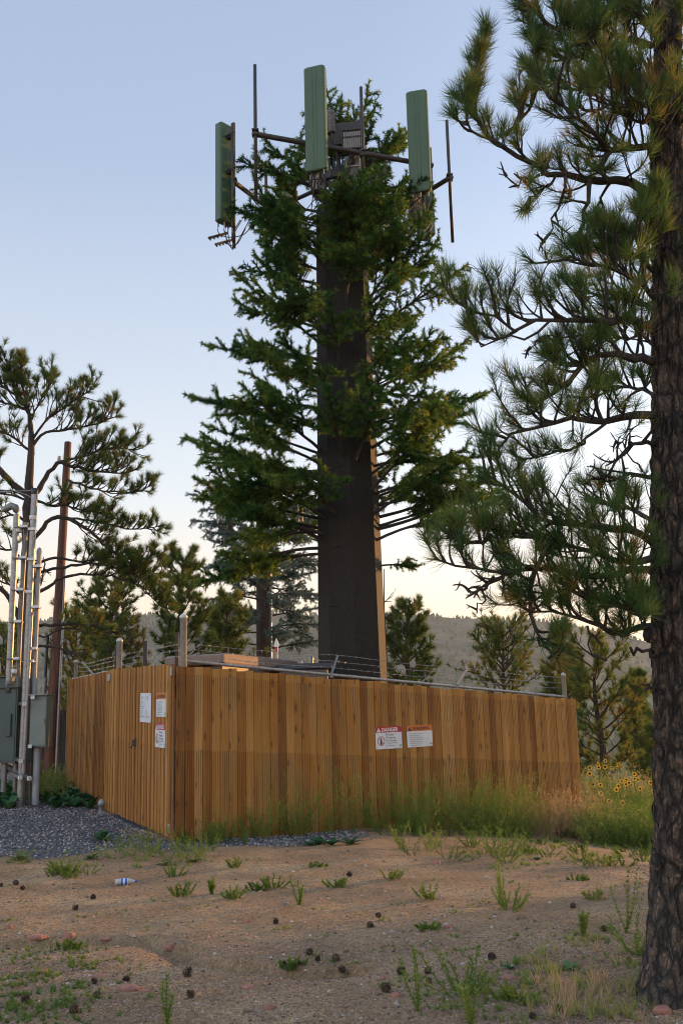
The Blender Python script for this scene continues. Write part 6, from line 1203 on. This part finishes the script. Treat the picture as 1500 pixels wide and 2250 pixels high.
for a_ in ((658, 1988, .22, 'upright fleshy green weed alone in the middle of the dirt', 'spike', .42), (368, 2252, .24, 'upright green weed at the bottom edge left of centre', 'spike', .45), (918, 2222, .34, 'tall pale green weed at the bottom with a cone pair behind', 'spike', .4), (1012, 2190, .30, 'branching green weed right of the bottom cone pair', 'bush', .3),
            (1036, 2256, .22, 'slender weed at the bottom edge right of centre', 'spike', .55), (400, 1968, .13, 'small bushy weed between bottle and mid dirt', 'bush', .2), (385, 1926, .13, 'low bushy weed just above the bottle row', 'bush', .25), (512, 1975, .12, 'thin weed right of the bushy pair', 'bush', .4), (600, 1952, .13, 'low green tuft weed in the upper middle of the dirt', 'bush', .22),
            (565, 1958, .09, 'small dark weed left of the upper middle tuft', 'bush', .2), (945, 1975, .15, 'airy weed right of centre on the dirt', 'bush', .4), (935, 2042, .06, 'tiny flat weed right of centre', 'bush', .3), (1100, 1985, .32, 'tall thin weed near the sunlit dirt streak', 'spike', .5), (1115, 2000, .2, 'short weed beside the tall thin weed', 'bush', .45), (1270, 1935, .08, 'small grey green weed below the bank', 'bush', .3), (1310, 1975, .1, 'yellow green weed left of the trunk on open dirt', 'bush', .65),
            (1375, 2050, .5, 'tall wiry weed close to the big trunk', 'spike', .5), (1400, 2100, .35, 'leafy weed left of the trunk base', 'bush', .4), (1280, 2060, .2, 'spindly weed in the lower right dirt', 'spike', .45), (1130, 2200, .12, 'bright green grass like weed at the bottom right', 'bush', .4), (1250, 2130, .12, 'grey green rosette weed near the trunk', 'broad', .9),
            (1120, 2130, .08, 'small broadleaf rosette right of bottom centre', 'broad', .6), (225, 1848, .28, 'broadleaf weed growing in the gravel', 'broad', .4), (425, 1895, .16, 'broadleaf weed at the dirt edge below the gate corner', 'broad', .7), (365, 1900, .14, 'yellowish broadleaf weed at the gravel edge', 'broad', 1.), (45, 1890, .18, 'yellow green broadleaf weed at the left edge of the gravel', 'broad', 1.), (200, 1888, .16, 'broadleaf weed between gravel and dirt at left', 'broad', .9),
            (700, 1905, .06, 'tiny weed just below the long fence', 'bush', .3), (735, 1950, .10, 'straggly weed right of the fleshy one', 'bush', .4), (860, 1930, .1, 'thin weed below the fence weeds', 'bush', .5), (150, 2085, .06, 'green weed just below the rut at left', 'bush', .2), (1275, 1892, .14, 'broadleaf weed on the low bank', 'broad', .7), (1180, 1890, .12, 'broadleaf weed below the middle of the bank', 'broad', .4), (520, 1905, .12, 'thin weed just under the fence corner', 'bush', .4), (465, 1965, .15, 'thin sprig of weed in the upper left dirt', 'spike', .4), (640, 2125, .06, 'low weed near the rut end group of cones', 'bush', .3)): leafy(*a_)
for (px, py, h) in ((700, 1856, .24), (730, 1858, .22), (680, 1858, .2), (770, 1856, .22)): leafy(px, py, h, 'dark broadleaf clump at the foot of the long fence', 'broad', .1)
# broad dark leaves by the gate hinge
b_ = MB()
for _ in range(75):
    q_ = ong(rng.choice((rng.uniform(92, 215), rng.uniform(92, 215), rng.uniform(-20, 30))), rng.uniform(1735, 1778)) ; q_ = np.array([q_[0], q_[1], gz1(q_[0], q_[1])])
    for s_ in range(9):
        a_ = rng.random()*6.28; d = nrm([math.cos(a_), math.sin(a_), rng.uniform(.3, 1.6)]); sd_ = np.array([-math.sin(a_), math.cos(a_), 0]); l_ = rng.uniform(.15, .40); wv = l_*.2; V = []
        for f, w_ in zip((0, .3, .6, .85, 1), (.15, .9, 1, .6, .02)):
            p_ = q_+d*l_*f+np.array([0, 0, -l_*.3*f*f]); V += [p_-sd_*wv*w_+[0, 0, wv*.3*w_], p_, p_+sd_*wv*w_+[0, 0, wv*.3*w_]]
        b_.add(V, [[3*i+k_, 3*i+k_+1, 3*i+k_+4, 3*i+k_+3] for i in range(4) for k_ in (0, 1)], 0, float(rng.random()))
tag(b_.build('broadleaf_plants', M['broad']), kind='stuff')
# sunflowers
def head(b_, c, d, r):
    X_ = nrm(np.cross(d, [0, 0, 1])); Y_ = np.cross(X_, d)
    for k_ in range(15):
        a_ = k_*2*math.pi/15; e = X_*math.cos(a_)+Y_*math.sin(a_); s_ = -X_*math.sin(a_)+Y_*math.cos(a_); b_.add([c+e*r*.35-s_*r*.12, c+e*r*.75-s_*r*.17+d*.004, c+e*r+d*.002, c+e*r*.75+s_*r*.17+d*.004, c+e*r*.35+s_*r*.12], [[0, 1, 3, 4]]); b_.add([c+e*r*.75-s_*r*.17+d*.004, c+e*r+d*.002, c+e*r*.75+s_*r*.17+d*.004], [[0, 1, 2]])
SF = [(1329, 1672), (1313, 1680), (1314, 1686), (1295, 1687), (1328, 1685), (1343, 1687), (1358, 1680), (1287, 1700), (1392, 1701), (1393, 1711), (1400, 1713), (1375, 1713), (1365, 1717), (1374, 1723), (1381, 1720), (1385, 1724), (1428, 1720), (1440, 1722), (1304, 1744), (1353, 1735), (1318, 1725), (1367, 1764), (1337, 1760), (1400, 1784), (1337, 1780), (1353, 1792), (1333, 1792), (1405, 1733), (1439, 1809), (1358, 1727), (1281, 1724), (1444, 1793)]
srt = sorted(range(len(SF)), key=lambda i: SF[i][0])
relw = {}
for r_, i in enumerate(srt): relw[i] = r_
ordn = ['first', 'second', 'third', 'fourth', 'fifth', 'sixth', 'seventh', 'eighth', 'ninth', 'tenth', 'eleventh', 'twelfth', 'thirteenth', 'fourteenth', 'fifteenth', 'sixteenth']
for i, (px, py) in enumerate(SF):
    Dd = float(np.clip(np.interp(py, [1672, 1720, 1800], [22.5, 20.5, 18.6])+rng.uniform(-.4, .4), 18, 24)); c = at(px, py, Dd); c[0] = max(c[0], 4.75); g_ = gz1(c[0]+.05, Dd)
    n_l = relw[i]; side = 'left' if n_l < 16 else 'right'; o_ = ordn[n_l if n_l < 16 else 31-n_l]
    t_ = thing('sunflower', (c[0]+.05, Dd, g_), 'yellow wild sunflower past the fence end, %s from the %s of the patch' % (o_, side), 'sunflower', 'wild sunflowers past the end of the fence')
    d = nrm([rng.uniform(-.6, .6), -1, rng.uniform(-.1, .7)]); r_ = rng.uniform(.044, .058); b_ = MB(); head(b_, c, d, r_); hd = b_.build('flower_head', M['petal'], t_)
    b_ = MB(); X_ = nrm(np.cross(d, [0, 0, 1])); lathe(b_, c, [(r_*.42, 0), (r_*.36, .012), (.001, .014)], 9, (X_, np.cross(d, X_), d)); b_.build('disc', M['disc'], hd)
    b_ = MB(); tube(b_, smoothp([(c[0]+.05, Dd, g_), (c[0]+.03, Dd, (g_+c[2])/2), c-d*.03-[0, 0, .03], c-d*.005], 8), .006, 5, 0, .3); b_.build('stem', M['weed'], t_)
    for k_ in range(4):
        b_ = MB(); z_ = g_+(c[2]-g_)*rng.uniform(.3, .85); a_ = rng.random()*6.28; e = nrm([math.cos(a_), math.sin(a_), .2]); s_ = np.array([-math.sin(a_), math.cos(a_), 0]); o = np.array([c[0]+.04, Dd, z_]); b_.add([o, o+e*.06-s_*.035, o+e*.14-[0, 0, .02], o+e*.06+s_*.035], [[0, 1, 2, 3]], 0, .35); b_.build('leaf', M['weed'], t_)
# ------------------------------------------------------------------ air between here and the hill
b_ = MB(); box(b_, (200, 950, 75), (3400, 2300, 290)); hzo = b_.build('haze', None or M['rock']); hzo.data.materials.clear()
mt = bpy.data.materials.new('haze_air'); mt.use_nodes = True; nt = mt.node_tree; nt.nodes.clear(); o_ = N(nt, 'ShaderNodeOutputMaterial'); v_ = N(nt, 'ShaderNodeVolumePrincipled'); v_.inputs['Density'].default_value = .00014; v_.inputs['Color'].default_value = (.78, .93, .98, 1); v_.inputs['Anisotropy'].default_value = .2
L(nt, v_.outputs[0], o_.inputs['Volume']); hzo.data.materials.append(mt); tag(hzo, kind='stuff')
